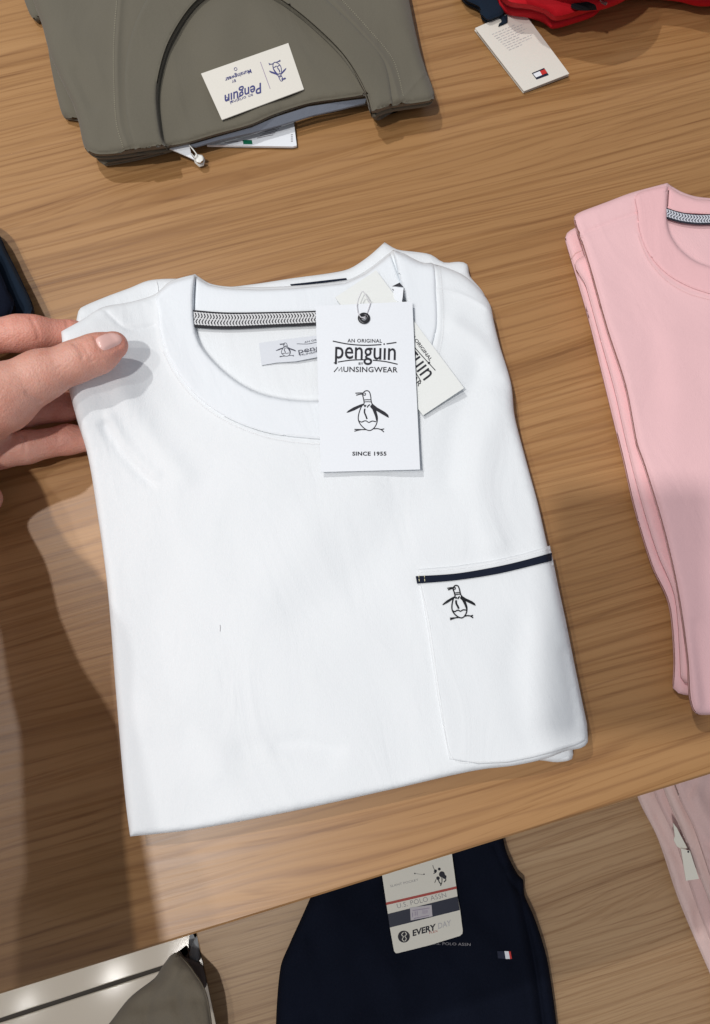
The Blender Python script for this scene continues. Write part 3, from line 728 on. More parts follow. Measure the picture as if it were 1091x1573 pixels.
pt_out = [(882, 333), (893, 325), (930, 311), (970, 296), (1025, 281), (1046, 294), (1071, 302), (1110, 305), (1230, 306), (1300, 300), (1345, 270), (1400, 285), (1500, 320), (1560, 380), (1640, 700), (1700, 960), (1600, 1010), (1300, 1060), (1150, 1090), (1091, 1098), (1068, 1095), (1059, 1070),
          (1055, 1009), (1040, 906), (1018, 810), (989, 714), (977, 680), (960, 593), (932, 506), (907, 417), (893, 372), (885, 350)]
pneck = [(1026, 284), (1025, 310), (1025, 341), (1031, 363), (1046, 384), (1068, 401), (1095, 411), (1140, 425), (1200, 430), (1270, 415), (1320, 380), (1345, 330), (1345, 274), (1345, 255), (1300, 285), (1230, 290), (1110, 289), (1071, 286), (1046, 278), (1030, 268)]
pfe = [([(889, 362), (930, 345), (978, 327)], -0.0008, 3.0), ([(889, 368), (930, 351), (978, 333)], 0.0005, 4.0),
       ([(980, 360), (994, 395), (1021, 427), (1055, 448), (1095, 459)], 0.0006, 4.0), ([(960, 440), (1000, 520), (1010, 600)], -0.0012, 24), ([(1030, 520), (1040, 640), (1020, 760)], 0.001, 30),
       ([(1050, 980), (1062, 1030), (1072, 1080)], 0.0014, 8), ([(1068, 960), (1078, 1040), (1084, 1080)], -0.0010, 8)]
D1 = Cloth(pt_out, Z0 + 0.0155, 0.0120, r=10, step=6, noise=0.0006, seed=21, dents=[(cr(pneck, True, 5, (0, 12)), 0.0042, 3.0)], feats=pfe, sharp=(4,))
D1.build('body', PINK, p1)
D1f = Cloth(pt_out, Z0 + 0.0155, 0.0120, r=10, step=8, noise=0.0006, seed=21, sharp=(4,))
pouter = [(978, 297), (978, 327), (982, 358), (996, 391), (1023, 421), (1057, 441), (1095, 454), (1150, 470), (1210, 474), (1290, 455), (1350, 410), (1385, 350), (1390, 290)]
sheet('collar_band', [(1026, 284)] + pneck[1:13] + list(reversed(pouter)), D1f, 0.0015, PINK_RIB, p1, 0.0042, 5, True, sharp=(0,), seamr=5)
sheet('back_collar_band', [(1027, 286), (1046, 298), (1071, 306), (1110, 309), (1230, 310), (1300, 304), (1300, 326), (1091, 330), (1051, 328), (1025, 322)], D1f, -0.0012, PINK_RIB, p1, 0.003, 6, False, seamr=4)
tp = cr([(1024, 319), (1046, 326), (1070, 329), (1091, 329), (1200, 330), (1300, 325)], False, 4); bt = cr([(1025, 335), (1046, 341), (1070, 344), (1091, 344), (1200, 345), (1300, 340)], False, 4)
sheet('neck_tape', list(tp) + list(bt[::-1]), D1f, -0.0006, TAPEP, p1, 0.0008, 4, False, uvf=strip_uv(tp, bt, 4.4))
stitches(D1, [(981, 362), (995, 397), (1022, 429), (1056, 450), (1095, 461)], 3.2, 0.55, 1.0, PTHREAD, p1)

# ------------------------------------------------------------------ olive shirt, upside down at the top
ol = thing('folded_t_shirt', U(350, 0, Z0), 'olive grey folded t-shirt lying upside down, white sewn label inside its neck', 't-shirt')
Cloth([(34, -20), (46, 22), (56, 32), (66, 28), (72, 60), (78, 100), (88, 148), (99, 181), (121, 184), (150, 246), (160, 253), (245, 236), (400, 190), (560, 160), (640, 160), (655, 140), (640, 60), (620, -60), (590, -350), (50, -350)], Z0, 0.009, r=12, step=9, noise=0.0008, seed=31).build('back', OLIVE, ol)
ol_out = [(50, -5), (65, 39), (76, 80), (92, 118), (112, 160), (121, 188), (128, 221), (135, 234), (152, 240), (194, 237), (242, 229), (257, 228), (291, 221), (332, 209), (386, 194), (423, 178), (473, 162), (518, 155), (562, 149), (568, 172), (574, 177), (600, 167), (662, 157), (668, 147), (659, 118), (648, 86), (637, 40), (629, 0), (612, -90), (580, -380), (60, -380), (30, -120)]
oneck = [(257, 226), (247, 210), (241, 160), (243, 122), (257, 71), (282, 26), (308, -3), (340, -18), (390, -18), (428, -2), (475, 33), (526, 83), (556, 134), (570, 165), (573, 185), (518, 175), (473, 184), (423, 200), (386, 216), (332, 231), (291, 242), (262, 246)]
ofe = [([(118, 110), (128, 135), (142, 160)], -0.0014, 9), ([(185, -5), (180, 70), (180, 130), (184, 190), (196, 226)], 0.0016, 5.5), ([(350, 0), (330, 60), (335, 120)], 0.0022, 30), ([(400, 20), (420, 80), (470, 120)], 0.0016, 34),
       ([(290, 70), (300, 130), (285, 190)], -0.0016, 20), ([(300, 150), (400, 150), (480, 130)], -0.0008, 30), ([(100, 60), (140, 110), (150, 190)], 0.0010, 26), ([(616, 155), (632, 134), (655, 110)], 0.0006, 3),
       ([(516, 4), (560, 52), (596, 98), (612, 150)], 0.0016, 5)]
O1 = Cloth(ol_out, Z0 + 0.0075, 0.0175, r=14, step=6.5, noise=0.0008, seed=33, nscale=150, dents=[(cr(oneck, True, 5, (0, 13)), 0.0050, 3.0)], feats=ofe, sharp=(11, 18, 20))
O1.build('body', OLIVE, ol)
O1f = Cloth(ol_out, Z0 + 0.0075, 0.0175, r=14, step=8, noise=0.0008, seed=33, nscale=150, sharp=(11, 18, 20))
oband = [(257, 228), (248, 211), (241, 160), (243, 122), (257, 71), (282, 26), (308, -3), (340, -18), (390, -18), (428, -2), (475, 33), (526, 83), (558, 134), (571, 175), (602, 165), (603, 152), (590, 90), (552, 45), (504, 0), (450, -50), (370, -75), (300, -65), (250, -40), (224, 0), (206, 39), (194, 85), (191, 136), (197, 197), (208, 234)]
sheet('collar_band', oband, O1f, 0.0019, OLIVE_RIB, ol, 0.0034, 6, True, sharp=(0, 13, 14, 28), seamr=5)
sheet('facing', [(291, 223), (332, 211), (386, 196), (423, 180), (473, 164), (518, 157), (563, 151), (561, 158), (520, 168), (480, 177), (430, 192), (390, 203), (340, 214), (300, 225)], Flat([(291, 223, ZT + .013), (563, 151, ZT + .013), (430, 190, ZT + .012)]), 0, BLUEGREY, ol, 0.0012, 6)
stitches(O1, [(180, -5), (175, 60), (175, 130), (179, 190), (190, 228)], 3.2, 0.55, 1.8, OTHREAD, ol)
stitches(O1, [(520, -6), (566, 44), (604, 92), (620, 148)], 3.2, 0.55, 1.6, OTHREAD, ol)
ols = Flat([(308, 113, float(O1(325, 118)) + .0016), (443, 66, float(O1(425, 80)) + .0016), (341, 184, float(O1(345, 175)) + .0022)])
sheet('neck_label', [(309, 113), (443, 66), (467, 137), (341, 184)], ols, 0.0002, CREAM, ol, 0.0006, 8)
ik = Ink(ols, 0.0004)
emblem(ik, [((455, 868), (433, 124)), ((480, 1198), (421.5, 95)), ((283, 1050), (440, 105)), ((638, 1090), (413.5, 109.5))], 1.1)
ik.text('Penguin', (401, 127), (343, 147), 15.0, 0.012, shear=0.35); ik.text('an original', (388, 143.5), (353, 155.5), 5.0, 0.0)
ik.text('BY', (361.5, 121.5), (355.5, 123.5), 4.0, 0.01); ik.text('Munsingwear', (385, 106), (345, 120), 6.0, 0.015)
ik.ring((348, 151), 2.0, 0.8); ik.ring((362, 106), 2.2, 0.8)
ik.build('label_print', INKB, ol)
ik = Ink(ols, 0.0004); ik.stroke([(400, 95), (415, 136)], 0.9, False); ik.build('label_rule', INKP, ol)
# care card under it
cc = thing('care_card', U(400, 205, ZT), 'white printed card with green block poking out under the olive shirt', 'card')
ccs = Flat([(300, 222, ZT + .0035), (452, 187, ZT + .0045), (456, 224, ZT + .003)])
card('card', [(318, 223), (330, 190), (450, 175), (456, 223.5), (450, 225)], ccs, CARD, cc, 0.0016, 14)
ik = Ink(ccs); ik.fill([(373, 215), (387, 215), (388, 221.5), (374, 221.5)]); ik.build('green_block', GREEN, cc)
ik = Ink(ccs)
for i in range(5): ik.stroke([(395 + 4 * i, 212 - 3.2 * i), (420 + 3 * i, 207 - 3.2 * i)], 1.0, False)
for i in range(4): ik.stroke([(447, 207 + 3.2 * i), (450, 207 + 3.2 * i)], 1.3, False)
ik.stroke([(345, 219), (366, 217)], 1.0, False); ik.build('lettering', INKG, cc)
fs = thing('tag_fastener', U(290, 232, ZT), 'small white folded ribbon with plastic loop tip under the olive neckline', 'fastener')
fsf = Flat([(257, 225, ZT + .012), (292, 224, ZT + .011), (310, 249, ZT + .006)])
sheet('ribbon', [(257, 227), (272, 223), (291, 222), (294, 238), (300, 246), (290, 241), (272, 233)], fsf, 0, CARD, fs, 0.0008, 5)
sheet('loop_tip', [(300, 236), (311, 238), (314, 242), (312, 250), (305, 252), (298, 246)], fsf, 0.0025, PLAST, fs, 0.003, 3, seamr=2)
V, Fc = tube([u1(291, 223, ZT + .013), u1(297, 230, ZT + .0125), u1(303, 238, ZT + .0115), u1(300, 243, ZT + .0105), u1(294, 236, ZT + .011)], 0.0004, 6); mesh_obj('loop', V, Fc, PLAST, fs)

# ------------------------------------------------------------------ red garment at the top right
rd = thing('folded_jacket', U(900, -60, ZT), 'bright red folded garment with navy ribbon at the top right edge of the table', 'jacket')
rfe = [([(800, -80), (880, -20), (960, -60)], 0.008, 26), ([(780, -30), (850, 8), (920, -10)], -0.006, 16), ([(760, -90), (830, -60), (900, -90)], 0.006, 22)]
R1 = Cloth([(760, -18), (778, 8), (815, 15), (836, 22), (848, 31), (860, 32), (886, 25), (922, 12), (945, -8), (1000, -14), (1050, -10), (1080, -3), (1110, -4), (1180, -20), (1200, -160), (1150, -300), (800, -300), (740, -180)], ZT + 0.002, 0.032, r=34, step=8, noise=0.004, seed=41, nscale=120, feats=rfe)
R1.build('body', RED, rd)
R2 = Cloth([(800, -30), (850, -16), (890, -6), (930, -2), (980, -22), (1010, -60), (1010, -160), (960, -260), (830, -260), (780, -120)], ZT + 0.014, 0.045, r=44, step=9, noise=0.004, seed=42, nscale=110)
R2.build('rolled_hood', RED, rd)
sheet('opening_patch', [(878, 6), (900, 3), (925, 2), (930, 8), (912, 12), (890, 12)], R1, 0.003, BLACKC, rd, 0.002, 4, True)  # black patch laid over the garment's dark opening
V, Fc = tube([u1(922, -3, ZT + .034), u1(926, 3, ZT + .038), u1(932, 6, ZT + .038)], 0.0011, 8); mesh_obj('zip_puller', V, Fc, SILV, rd)
Cloth([(700, -30), (712, -1), (735, 12), (739, 24), (750, 32), (760, 29), (772, 24), (780, 12), (800, 4), (800, -60), (720, -60)], ZT + .001, 0.011, r=10, step=5, noise=0.001, seed=43).build('navy_trim', NAVY2, rd)
rt = thing('hang_tag', U(800, 76, ZT), 'cream cardboard tag with small red, white and navy flag, beside the red garment', 'hang tag')
rts0 = Flat([(730, 44, ZT + .0016), (800, 14, ZT + .0016), (804, 142, ZT + .0012)])
card('back_card', [(729, 46), (800, 16), (873.5, 116), (804, 142.5)], rts0, CREAM, rt, 0.0006)
rts = Flat([(730, 42, ZT + .0048), (800, 12, ZT + .0068), (804, 140, ZT + .0032)])
card('card', [(730, 43), (800, 12.5), (868, 104), (874.5, 113), (805, 140)], rts, CREAM, rt, 0.0007)
ik = Ink(rts); ik.fill([(817, 112.3), (836, 104.2), (843.3, 115.2), (824.4, 122.2)]); ik.build('flag_border', NAVYI, rt)
ik = Ink(rts, 0.0003); ik.fill([(819, 113.4), (829.3, 109.2), (832.8, 115.2), (823.6, 119.0)]); ik.build('flag_white', CARD, rt)
ik = Ink(rts, 0.0003); ik.fill([(829.3, 109.2), (837, 106.2), (841, 112.0), (832.8, 115.2)]); ik.build('flag_red', REDI, rt)
ik = Ink(rts)
for i in range(9):
    a = np.array((756 + i * 3.2, 53 + i * 3.0)); L = (40, 52, 46, 50, 42, 30, 48, 44, 24)[i] * 0.95; d = np.array((0.92, -0.39))
    k = 0
    while k < L:
        s_ = random.uniform(3, 7); ik.stroke([a + d * k, a + d * min(L, k + s_)], 0.9, False); k += s_ + 1.5
ik.build('small_print', INKF, rt)
sheet('ribbon', [(760, 20), (770, 24), (779.5, 23), (780, 33), (774, 36), (766, 39), (767, 36), (771, 33), (770.5, 28)], rts, 0.0014, NAVY2, rt, 0.0012, 3)

# ------------------------------------------------------------------ navy garment behind the hand
ng = thing('folded_sweater', U(-100, 450, ZT), 'dark navy folded garment cut by the left frame edge behind the hand', 'sweater')
Cloth([(-320, 330), (-60, 330), (-12, 345), (14, 392), (36, 436), (53, 478), (40, 500), (-40, 520), (-330, 560)], Z0, 0.022, r=10, step=7, noise=0.001, seed=51).build('body', NAVY2, ng)
Cloth([(-320, 340), (-60, 350), (-16, 380), (2, 420), (14, 448), (24, 470), (10, 496), (-40, 510), (-330, 540)], Z0 + .020, 0.016, r=14, step=7, noise=0.0022, seed=52, nscale=90).build('top_layer', NAVY, ng)

# ------------------------------------------------------------------ navy trousers on the low table
tr = thing('folded_trousers', U(640, 1480, ZS), 'dark navy folded trousers on the low table with waist label and small flag tab', 'trousers')
tfe = [([(545, 1420), (600, 1500), (620, 1600)], 0.003, 16), ([(480, 1440), (500, 1500), (495, 1573)], -0.003, 14), ([(700, 1470), (690, 1540), (700, 1600)], -0.002, 16), ([(790, 1330), (810, 1420), (825, 1500), (838, 1600)], -0.006, 5), ([(776, 1340), (796, 1430), (812, 1520), (822, 1600)], 0.005, 8), ([(760, 1300), (782, 1350), (798, 1370)], -0.003, 4), ([(720, 1340), (760, 1400), (800, 1500)], 0.0012, 14), ([(520, 1400), (560, 1360), (590, 1340)], 0.0018, 7), ([(530, 1420), (570, 1380), (600, 1350)], -0.0018, 6)]
T0 = Cloth([(545, 1150), (512, 1290), (484, 1362), (464, 1408), (445, 1450), (431, 1486), (424, 1573), (424, 1720), (640, 1740), (866, 1720), (855, 1573), (847, 1511), (839, 1466), (822, 1412), (806, 1375), (804, 1352), (796, 1344), (780, 1313), (773, 1286), (750, 1150)], ZS + .0006, 0.028, r=14, step=7, noise=0.0022, seed=61, nscale=110, feats=tfe)
T0.build('body', NAVY, tr)
lz = ZS + .0006 + .028
ik = Ink(T0, 0.0006); ik.text('U.S. POLO ASSN', (664, 1451), (723, 1453), 4.2, 0.0); ik.build('printed_line', INKG, tr)
for nm, q, m_ in (('flag_navy', [(764, 1461), (775, 1461), (777, 1473), (765, 1472)], NAVYI), ('flag_white', [(775, 1461), (781.5, 1461.3), (783.5, 1473), (777, 1473)], CARD), ('flag_red', [(781.5, 1461.3), (784.5, 1461.5), (786.5, 1473), (783.5, 1473)], REDI)):
    ik = Ink(T0, 0.0010); ik.fill(q); ik.build(nm, m_, tr)
wl = thing('waist_label', U(650, 1400, lz), 'white, navy and red cardboard label tucked on the waist of the navy trousers', 'label')
wls = Flat([(586, 1330, lz + .0055), (700, 1330, lz + .0055), (650, 1460, lz + .0060)])
outl = [(582, 1310), (690, 1284), (695, 1316), (703, 1377), (707, 1398), (711, 1430), (710.5, 1434), (707, 1437.5), (660, 1452), (612, 1464), (608, 1464.2), (605.5, 1461), (599, 1425), (596, 1404)]
card('card', outl, wls, CREAMD, wl, 0.0006, 8)
ik = Ink(wls); ik.fill([(596, 1404), (703, 1377), (706.6, 1398), (599, 1425)]); ik.build('navy_band', NAVYI, wl)
ik = Ink(wls); ik.fill([(593, 1386.5), (701.3, 1361.5), (701.8, 1365.2), (593.6, 1390.4)]); ik.build('red_stripe', REDM, wl)
ik = Ink(wls, 0.0003); ik.fill([(630, 1394.3), (663, 1390), (664.5, 1407.5), (631, 1414)]); ik.build('size_sticker', STICK, wl)
ik = Ink(wls, 0.0006)
for a, b in (((634, 1399), (660, 1395)), ((634, 1402), (634, 1409)), ((638, 1400.5), (638, 1407)), ((641, 1400), (641, 1406.5)), ((650, 1398), (650, 1404)), ((653, 1398), (653, 1404)), ((636, 1411), (659, 1406.5)), ((656, 1398), (656, 1403))): ik.stroke([a, b], 0.8, False)
ik.build('sticker_print', INKP, wl)
ik = Ink(wls)
ik.text('U.S. POLO ASSN', (611, 1395.5), (686, 1378), 7.5, -0.012, spacing=1.05); ik.text('SLANT POCKET', (600, 1363), (643, 1353), 3.4, -0.01)
ik.build('lettering', INKG, wl)
ik = Ink(wls)
ik.text('EVERY', (634, 1438), (672, 1427.5), 8.8, 0.035, shear=0.25)
ik.build('black_lettering', INK, wl)
ik = Ink(wls); ik.disc((620.6, 1438.7), 9.2, 28); ik.build('round_badge', INK, wl)
ik = Ink(wls); ik.disc((637.5, 1341.8), 1.1); ik.disc((651.5, 1343), 1.1); ik.text('XXX', (617, 1453), (627, 1450.5), 2.6, 0.0) if False else None
ik.stroke([(639, 1342), (650, 1343.5)], 0.4, False)
ik.build('ball_mark', INK, wl)
ik = Ink(wls)
# polo rider emblem
for p, r_ in (((675, 1335), 2.2), ((669, 1338), 2.4), ((679, 1343), 4.6), ((683, 1347), 3.2), ((673, 1349), 2.8)): ik.disc(p, r_, 12)
ik.stroke([(665, 1329), (666, 1333), (669, 1338)], 0.8); ik.stroke([(666, 1342), (670, 1340)], 1.4); ik.stroke([(673, 1350), (675, 1355), (678, 1359)], 1.6); ik.stroke([(679, 1347), (679, 1355), (677, 1361)], 1.3); ik.stroke([(684, 1347), (685, 1352), (682, 1355)], 1.6); ik.stroke([(670, 1351), (668, 1356)], 1.0)
ik.build('rider_emblem', INK, wl)
ik = Ink(wls, 0.0004); ik.stroke([(620, 1432), (617, 1436), (620, 1439), (618, 1443), (621, 1446)], 1.1); ik.stroke([(622, 1431.5), (625, 1435), (622, 1438), (624.5, 1442), (622, 1446)], 1.1); ik.build('round_mark', CREAMD, wl)
ik = Ink(wls); ik.text('DAY', (673.5, 1427), (695, 1421), 8.6, 0.01, shear=0.25); ik.build('grey_lettering', INKF, wl)
ik = Ink(wls); ik.text('FLEX', (660, 1434.5), (673, 1431.5), 3.0, 0.0); ik.build('red_lettering', REDM, wl)

# ------------------------------------------------------------------ taupe garment hanging over the left corner of the low table
kz = ZS + 0.002
kh = thing('draped_trousers', U(250, 1530, ZS), 'taupe grey cotton garment slumped over the left corner of the low table', 'trousers')
def kbase(x, y): return kz - 0.03 + 0.00035 * np.clip(x - 170, 0, 150)
kfe = [([(240, 1510), (225, 1560), (230, 1600)], -0.006, 7), ([(280, 1500), (270, 1540), (285, 1573)], -0.004, 6), ([(268, 1470), (262, 1500), (235, 1530)], 0.005, 12), ([(262, 1475), (285, 1520), (300, 1580)], 0.004, 10), ([(215, 1545), (260, 1532), (318, 1535)], -0.004, 12), ([(200, 1565), (250, 1560), (300, 1575)], 0.003, 14)]
Cloth([(262, 1468), (272, 1463), (285, 1474), (300, 1494), (314, 1516), (322, 1545), (328, 1600), (326, 1720), (80, 1720), (130, 1620), (168, 1572), (200, 1532), (238, 1502), (250, 1484)], kz, 0.03, r=16, step=6, noise=0.0016, seed=71, nscale=120, feats=kfe, base=kbase).build('leg_panel', KHAKI, kh)
Cloth([(266, 1466), (282, 1470), (300, 1476), (312, 1484), (318, 1512), (310, 1520), (292, 1500)], kz - .012, 0.012, r=6, step=4, noise=0.001, seed=72).build('inner_fold', KHAKID, kh)
Cloth([(291, 1470), (295, 1452), (302, 1438), (313, 1431), (309, 1450), (309, 1470), (301, 1480)], kz - .018, 0.012, r=6, step=4, noise=0.0015, seed=73).build('waistband', GREYC, kh)

# ------------------------------------------------------------------ dusty pink stack at the bottom right
mv_labels = ['dusty pink knit lowest in the stack at the bottom right corner', 'dusty pink knit second from the bottom of the lower right stack', 'dusty pink knit second from the top of the lower right stack', 'dusty pink knit topmost in the lower right stack, paper slip on it']
edge = [(960, 1150), (977, 1222), (1005, 1286), (1039, 1378), (1065, 1443), (1091, 1512), (1130, 1610)]
for k in range(4):
    sh = np.array((10 + 17 * k, -3 * k)); r_ = np.random.RandomState(80 + k)
    L = [tuple(np.array(p) + sh * (1 if k else 0.3) + r_.uniform(-2.5, 2.5, 2)) for p in edge]
    out = L + [(1400, 1640), (1500, 1300), (1400, 1050), (1050, 1060)]
    z = ZS + 0.001 + 0.0188 * k
    t = thing('folded_sweater', U(1150, 1350, z), mv_labels[k], 'sweater', 'dusty pink knits stacked on the low table')
    off = 0
    fe = [([(np.array(p) + (14 + 6 * math.sin(k + i), 0)) for i, p in enumerate(L[1:])], -0.0025, 6.5), ([(np.array(p) + (26 + 8 * math.sin(2 * k + i), 0)) for i, p in enumerate(L[1:])], 0.0022, 9)]
    if k == 3: fe += [([(1066, 1200), (1058, 1235), (1075, 1280), (1095, 1300)], -0.003, 8), ([(1040, 1200), (1055, 1250), (1070, 1300)], 0.003, 9), ([(1080, 1195), (1068, 1225)], 0.003, 8), ([(1085, 1300), (1092, 1350), (1108, 1430)], -0.003, 8), ([(1070, 1320), (1085, 1380), (1110, 1450)], 0.003, 8)]
    Mv = Cloth(out, z, 0.019, r=9, step=7, noise=0.0020, seed=80 + k, nscale=60, aniso=(2.2, 0.5), ang=-0.35, feats=fe)
    Mv.build('body', MAUVE if k % 2 else MAUVE2, t)
mz = z + 0.019
sl = thing('paper_slip', U(1055, 1320, mz), 'cream paper slip lying on the dusty pink knits at lower right', 'paper tag')
sls = Flat([(1034, 1264, mz + .003), (1061, 1306, mz + .004), (1056, 1353, mz + .004)])
card('upper_slip', [(1034, 1264), (1040, 1272), (1056, 1303), (1046, 1304), (1040, 1300), (1035, 1290), (1037, 1284)], sls, CREAMD, sl, 0.0008, 6)
sls2 = Flat([(1046, 1303, mz + .0055), (1061, 1307, mz + .006), (1056, 1353, mz + .0045)])
card('lower_slip', [(1046, 1303), (1060, 1307), (1074, 1350), (1054, 1353)], sls2, CREAMD, sl, 0.0008, 6)
ik = Ink(sls2); ik.disc((1057.5, 1308.5), 1.6); ik.build('punched_hole', INK, sl)

# ------------------------------------------------------------------ hands (one continuous body from a signed distance field)
def smin(a, b, k):
    h = np.clip(0.5 + 0.5 * (b - a) / k, 0, 1); return b * (1 - h) + a * h - k * h * (1 - h)
def cone(P, a, b, ra, rb, sq=None):
    a = np.asarray(a, np.float32); b = np.asarray(b, np.float32); ba = b - a
    t = np.clip(((P - a) @ ba) / float(ba @ ba), 0, 1)
    q = P - (a + t[..., None] * ba)
    if sq is not None:     # flatten along an axis
        ax, f = sq; ax = np.asarray(ax, np.float32); c = q @ ax; q = q + (f - 1) * c[..., None] * ax
    return np.sqrt((q * q).sum(-1)) - (ra + (rb - ra) * t)
def pj(p, h): return np.array(u1(p[0], p[1], ZT + h))
def chain(P, J, k=0.004):
    d = None
    for (a, ra), (b, rb) in zip(J[:-1], J[1:]):
        c = cone(P, a, b, ra, rb); d = c if d is None else smin(d, c, k)
    return d
def surface_nets(fn, xs, ys, zs):
    X = np.stack(np.meshgrid(xs, ys, zs, indexing='ij'), -1).astype(np.float32)
    D = np.empty(X.shape[:3], np.float32)
    for i in range(0, len(xs), 12): D[i:i+12] = fn(X[i:i+12])
    neg = D < 0; c = neg[:-1, :-1, :-1].astype(np.int8)
    cnt = sum(neg[i:len(xs)-1+i, j:len(ys)-1+j, k:len(zs)-1+k].astype(np.int8) for i in (0, 1) for j in (0, 1) for k in (0, 1))
    act = (cnt > 0) & (cnt < 8); ids = -np.ones(act.shape, int); idx = np.argwhere(act); ids[act] = np.arange(len(idx))
    acc = np.zeros((len(idx), 3)); nn = np.zeros(len(idx))
    corners = [(i, j, k) for i in (0, 1) for j in (0, 1) for k in (0, 1)]
    for a in corners:
        for b in corners:
            if sum(abs(a[q] - b[q]) for q in range(3)) == 1 and a < b:
                ia = idx + a; ib = idx + b
                da = D[ia[:, 0], ia[:, 1], ia[:, 2]]; db = D[ib[:, 0], ib[:, 1], ib[:, 2]]
                m = (da < 0) != (db < 0); t = np.where(m, da / np.where(m, da - db, 1), 0)
                pa = X[ia[:, 0], ia[:, 1], ia[:, 2]]; pb = X[ib[:, 0], ib[:, 1], ib[:, 2]]
                acc += (pa + (pb - pa) * t[:, None]) * m[:, None]; nn += m
    V = acc / nn[:, None]; Fs = []
    for ax in range(3):
        o1, o2 = [(1, 2), (2, 0), (0, 1)][ax]
        sl0 = [slice(0, s) for s in D.shape]; sl1 = [slice(0, s) for s in D.shape]
        sl0[ax] = slice(0, D.shape[ax] - 1); sl1[ax] = slice(1, D.shape[ax])
        a = neg[tuple(sl0)]; b = neg[tuple(sl1)]; e = np.argwhere(a != b)
        e = e[(e[:, o1] > 0) & (e[:, o2] > 0) & (e[:, o1] < D.shape[o1] - 1) & (e[:, o2] < D.shape[o2] - 1)]
        s = a[tuple(e.T)]
        def g(d1, d2):
            q = e.copy(); q[:, o1] -= d1; q[:, o2] -= d2; return ids[tuple(q.T)]
        q = np.stack([g(1, 1), g(0, 1), g(0, 0), g(1, 0)], -1)
        q[~s] = q[~s][:, ::-1]; Fs.append(q)
    Fs = np.vstack(Fs); Fs = Fs[(Fs >= 0).all(1)]
    for _ in range(2):     # settle on the true surface
        e = 0.0004; g = np.stack([fn((V + np.eye(3)[i] * e).astype(np.float32)) - fn((V - np.eye(3)[i] * e).astype(np.float32)) for i in range(3)], -1) / (2 * e)
        d = fn(V.astype(np.float32)); V = V - g * (np.clip(d, -0.001, 0.001) / np.maximum((g * g).sum(-1), 0.3))[:, None]
    return V, Fs
def grow(lo, f0, f1, hi, fine, coarse):
    a = [f0]; s = fine
    while a[-1] > lo: s = min(coarse, s * 1.12); a.append(a[-1] - s)
    b = [f1]; s = fine
    while b[-1] < hi: s = min(coarse, s * 1.12); b.append(b[-1] + s)
    return np.array(a[::-1][:-1] + list(np.arange(f0, f1, fine)) + b)

mm = 0.001
K1 = []
TH = [(pj((-75, 650), .060), 17*mm), (pj((0, 612), .060), 18*mm), (pj((62, 577), .058), 13.2*mm), (pj((118, 555), .0575), 10.6*mm), (pj((150, 543), .0555), 10.3*mm), (pj((176, 530), .0535), 7.6*mm)]
IX = [(pj((-120, 560), .040), 12*mm), (pj((-55, 522), .044), 10.5*mm), (pj((30, 512), .040), 10.3*mm), (pj((52, 511), .039), 9.6*mm), (pj((110, 516), .028), 8.8*mm), (pj((150, 528), .020), 7.0*mm)]
MI = [(pj((-130, 640), .034), 12*mm), (pj((-50, 640), .028), 10*mm), (pj((30, 632), .024), 9.8*mm), (pj((100, 624), .018), 8.6*mm), (pj((140, 622), .0125), 7*mm)]
RI = [(pj((-130, 700), .030), 11*mm), (pj((-40, 706), .023), 9.8*mm), (pj((40, 687), .020), 9.4*mm), (pj((105, 675), .014), 8.6*mm), (pj((150, 674), .0105), 7*mm)]
PI = [(pj((-140, 760), .030), 10*mm), (pj((-70, 775), .022), 8.4*mm), (pj((-20, 766), .018), 7.8*mm), (pj((-40, 745), .012), 6.6*mm)]
WR = pj((-155, 780), .075); FA1 = pj((-200, 1000), .125); FA2 = pj((-560, 1950), .200)
K_OLD = [np.array([pj((112, 524), .068), pj((119, 530), .069), pj((126, 540), .069), pj((129, 553), .068)]), np.array([pj((118, 521), .068), pj((126, 528), .069), pj((133, 540), .069)]),
      np.array([pj((58, 600), .070), pj((66, 612), .066), pj((62, 625), .060)])]
def hand(P):
    palm = cone(P, pj((-60, 610), .048), pj((-170, 730), .062), 20*mm, 22*mm)
    palm = smin(palm, cone(P, pj((-20, 640), .046), pj((-150, 700), .055), 15*mm, 22*mm), .012)
    palm = smin(palm, cone(P, pj((-110, 690), .034), pj((-170, 740), .060), 17*mm, 22*mm), .012)
    palm = smin(palm, cone(P, pj((-165, 730), .065), WR, 23*mm, 24*mm), .015)
    palm = smin(palm, cone(P, WR, FA1, 25*mm, 33*mm), .02)
    palm = smin(palm, cone(P, FA1, FA2, 33*mm, 42*mm), .02)
    fing = np.minimum(np.minimum(chain(P, IX), chain(P, MI)), np.minimum(chain(P, RI), chain(P, PI)))
    th = chain(P, TH, .006)
    d = smin(palm, fing, .009); d = smin(d, th, .006)
    if K1:
        near = np.abs(d) < 0.004; Q = P[near]; dn = d[near]
        if len(Q):
            for a_, w_, K in K1:
                q = np.full(len(Q), 1e3, np.float32)
                for a, b in zip(K[:-1], K[1:]): q = np.minimum(q, cone(Q, a, b, 0, 0))
                dn = dn + a_ * np.exp(-(q / w_) ** 2)
            d[near] = dn
    return d
def march(px, py):
    d = np.stack([(px - W / 2) / F, -(py - H / 2) / F, -np.ones_like(px)], -1) @ RN.T
    d /= np.linalg.norm(d, axis=-1)[:, None]; t = np.full(len(px), 0.34)
    for _ in range(60): t = t + hand((CAM + d * t[:, None]).astype(np.float32))
    return CAM + d * t[:, None]
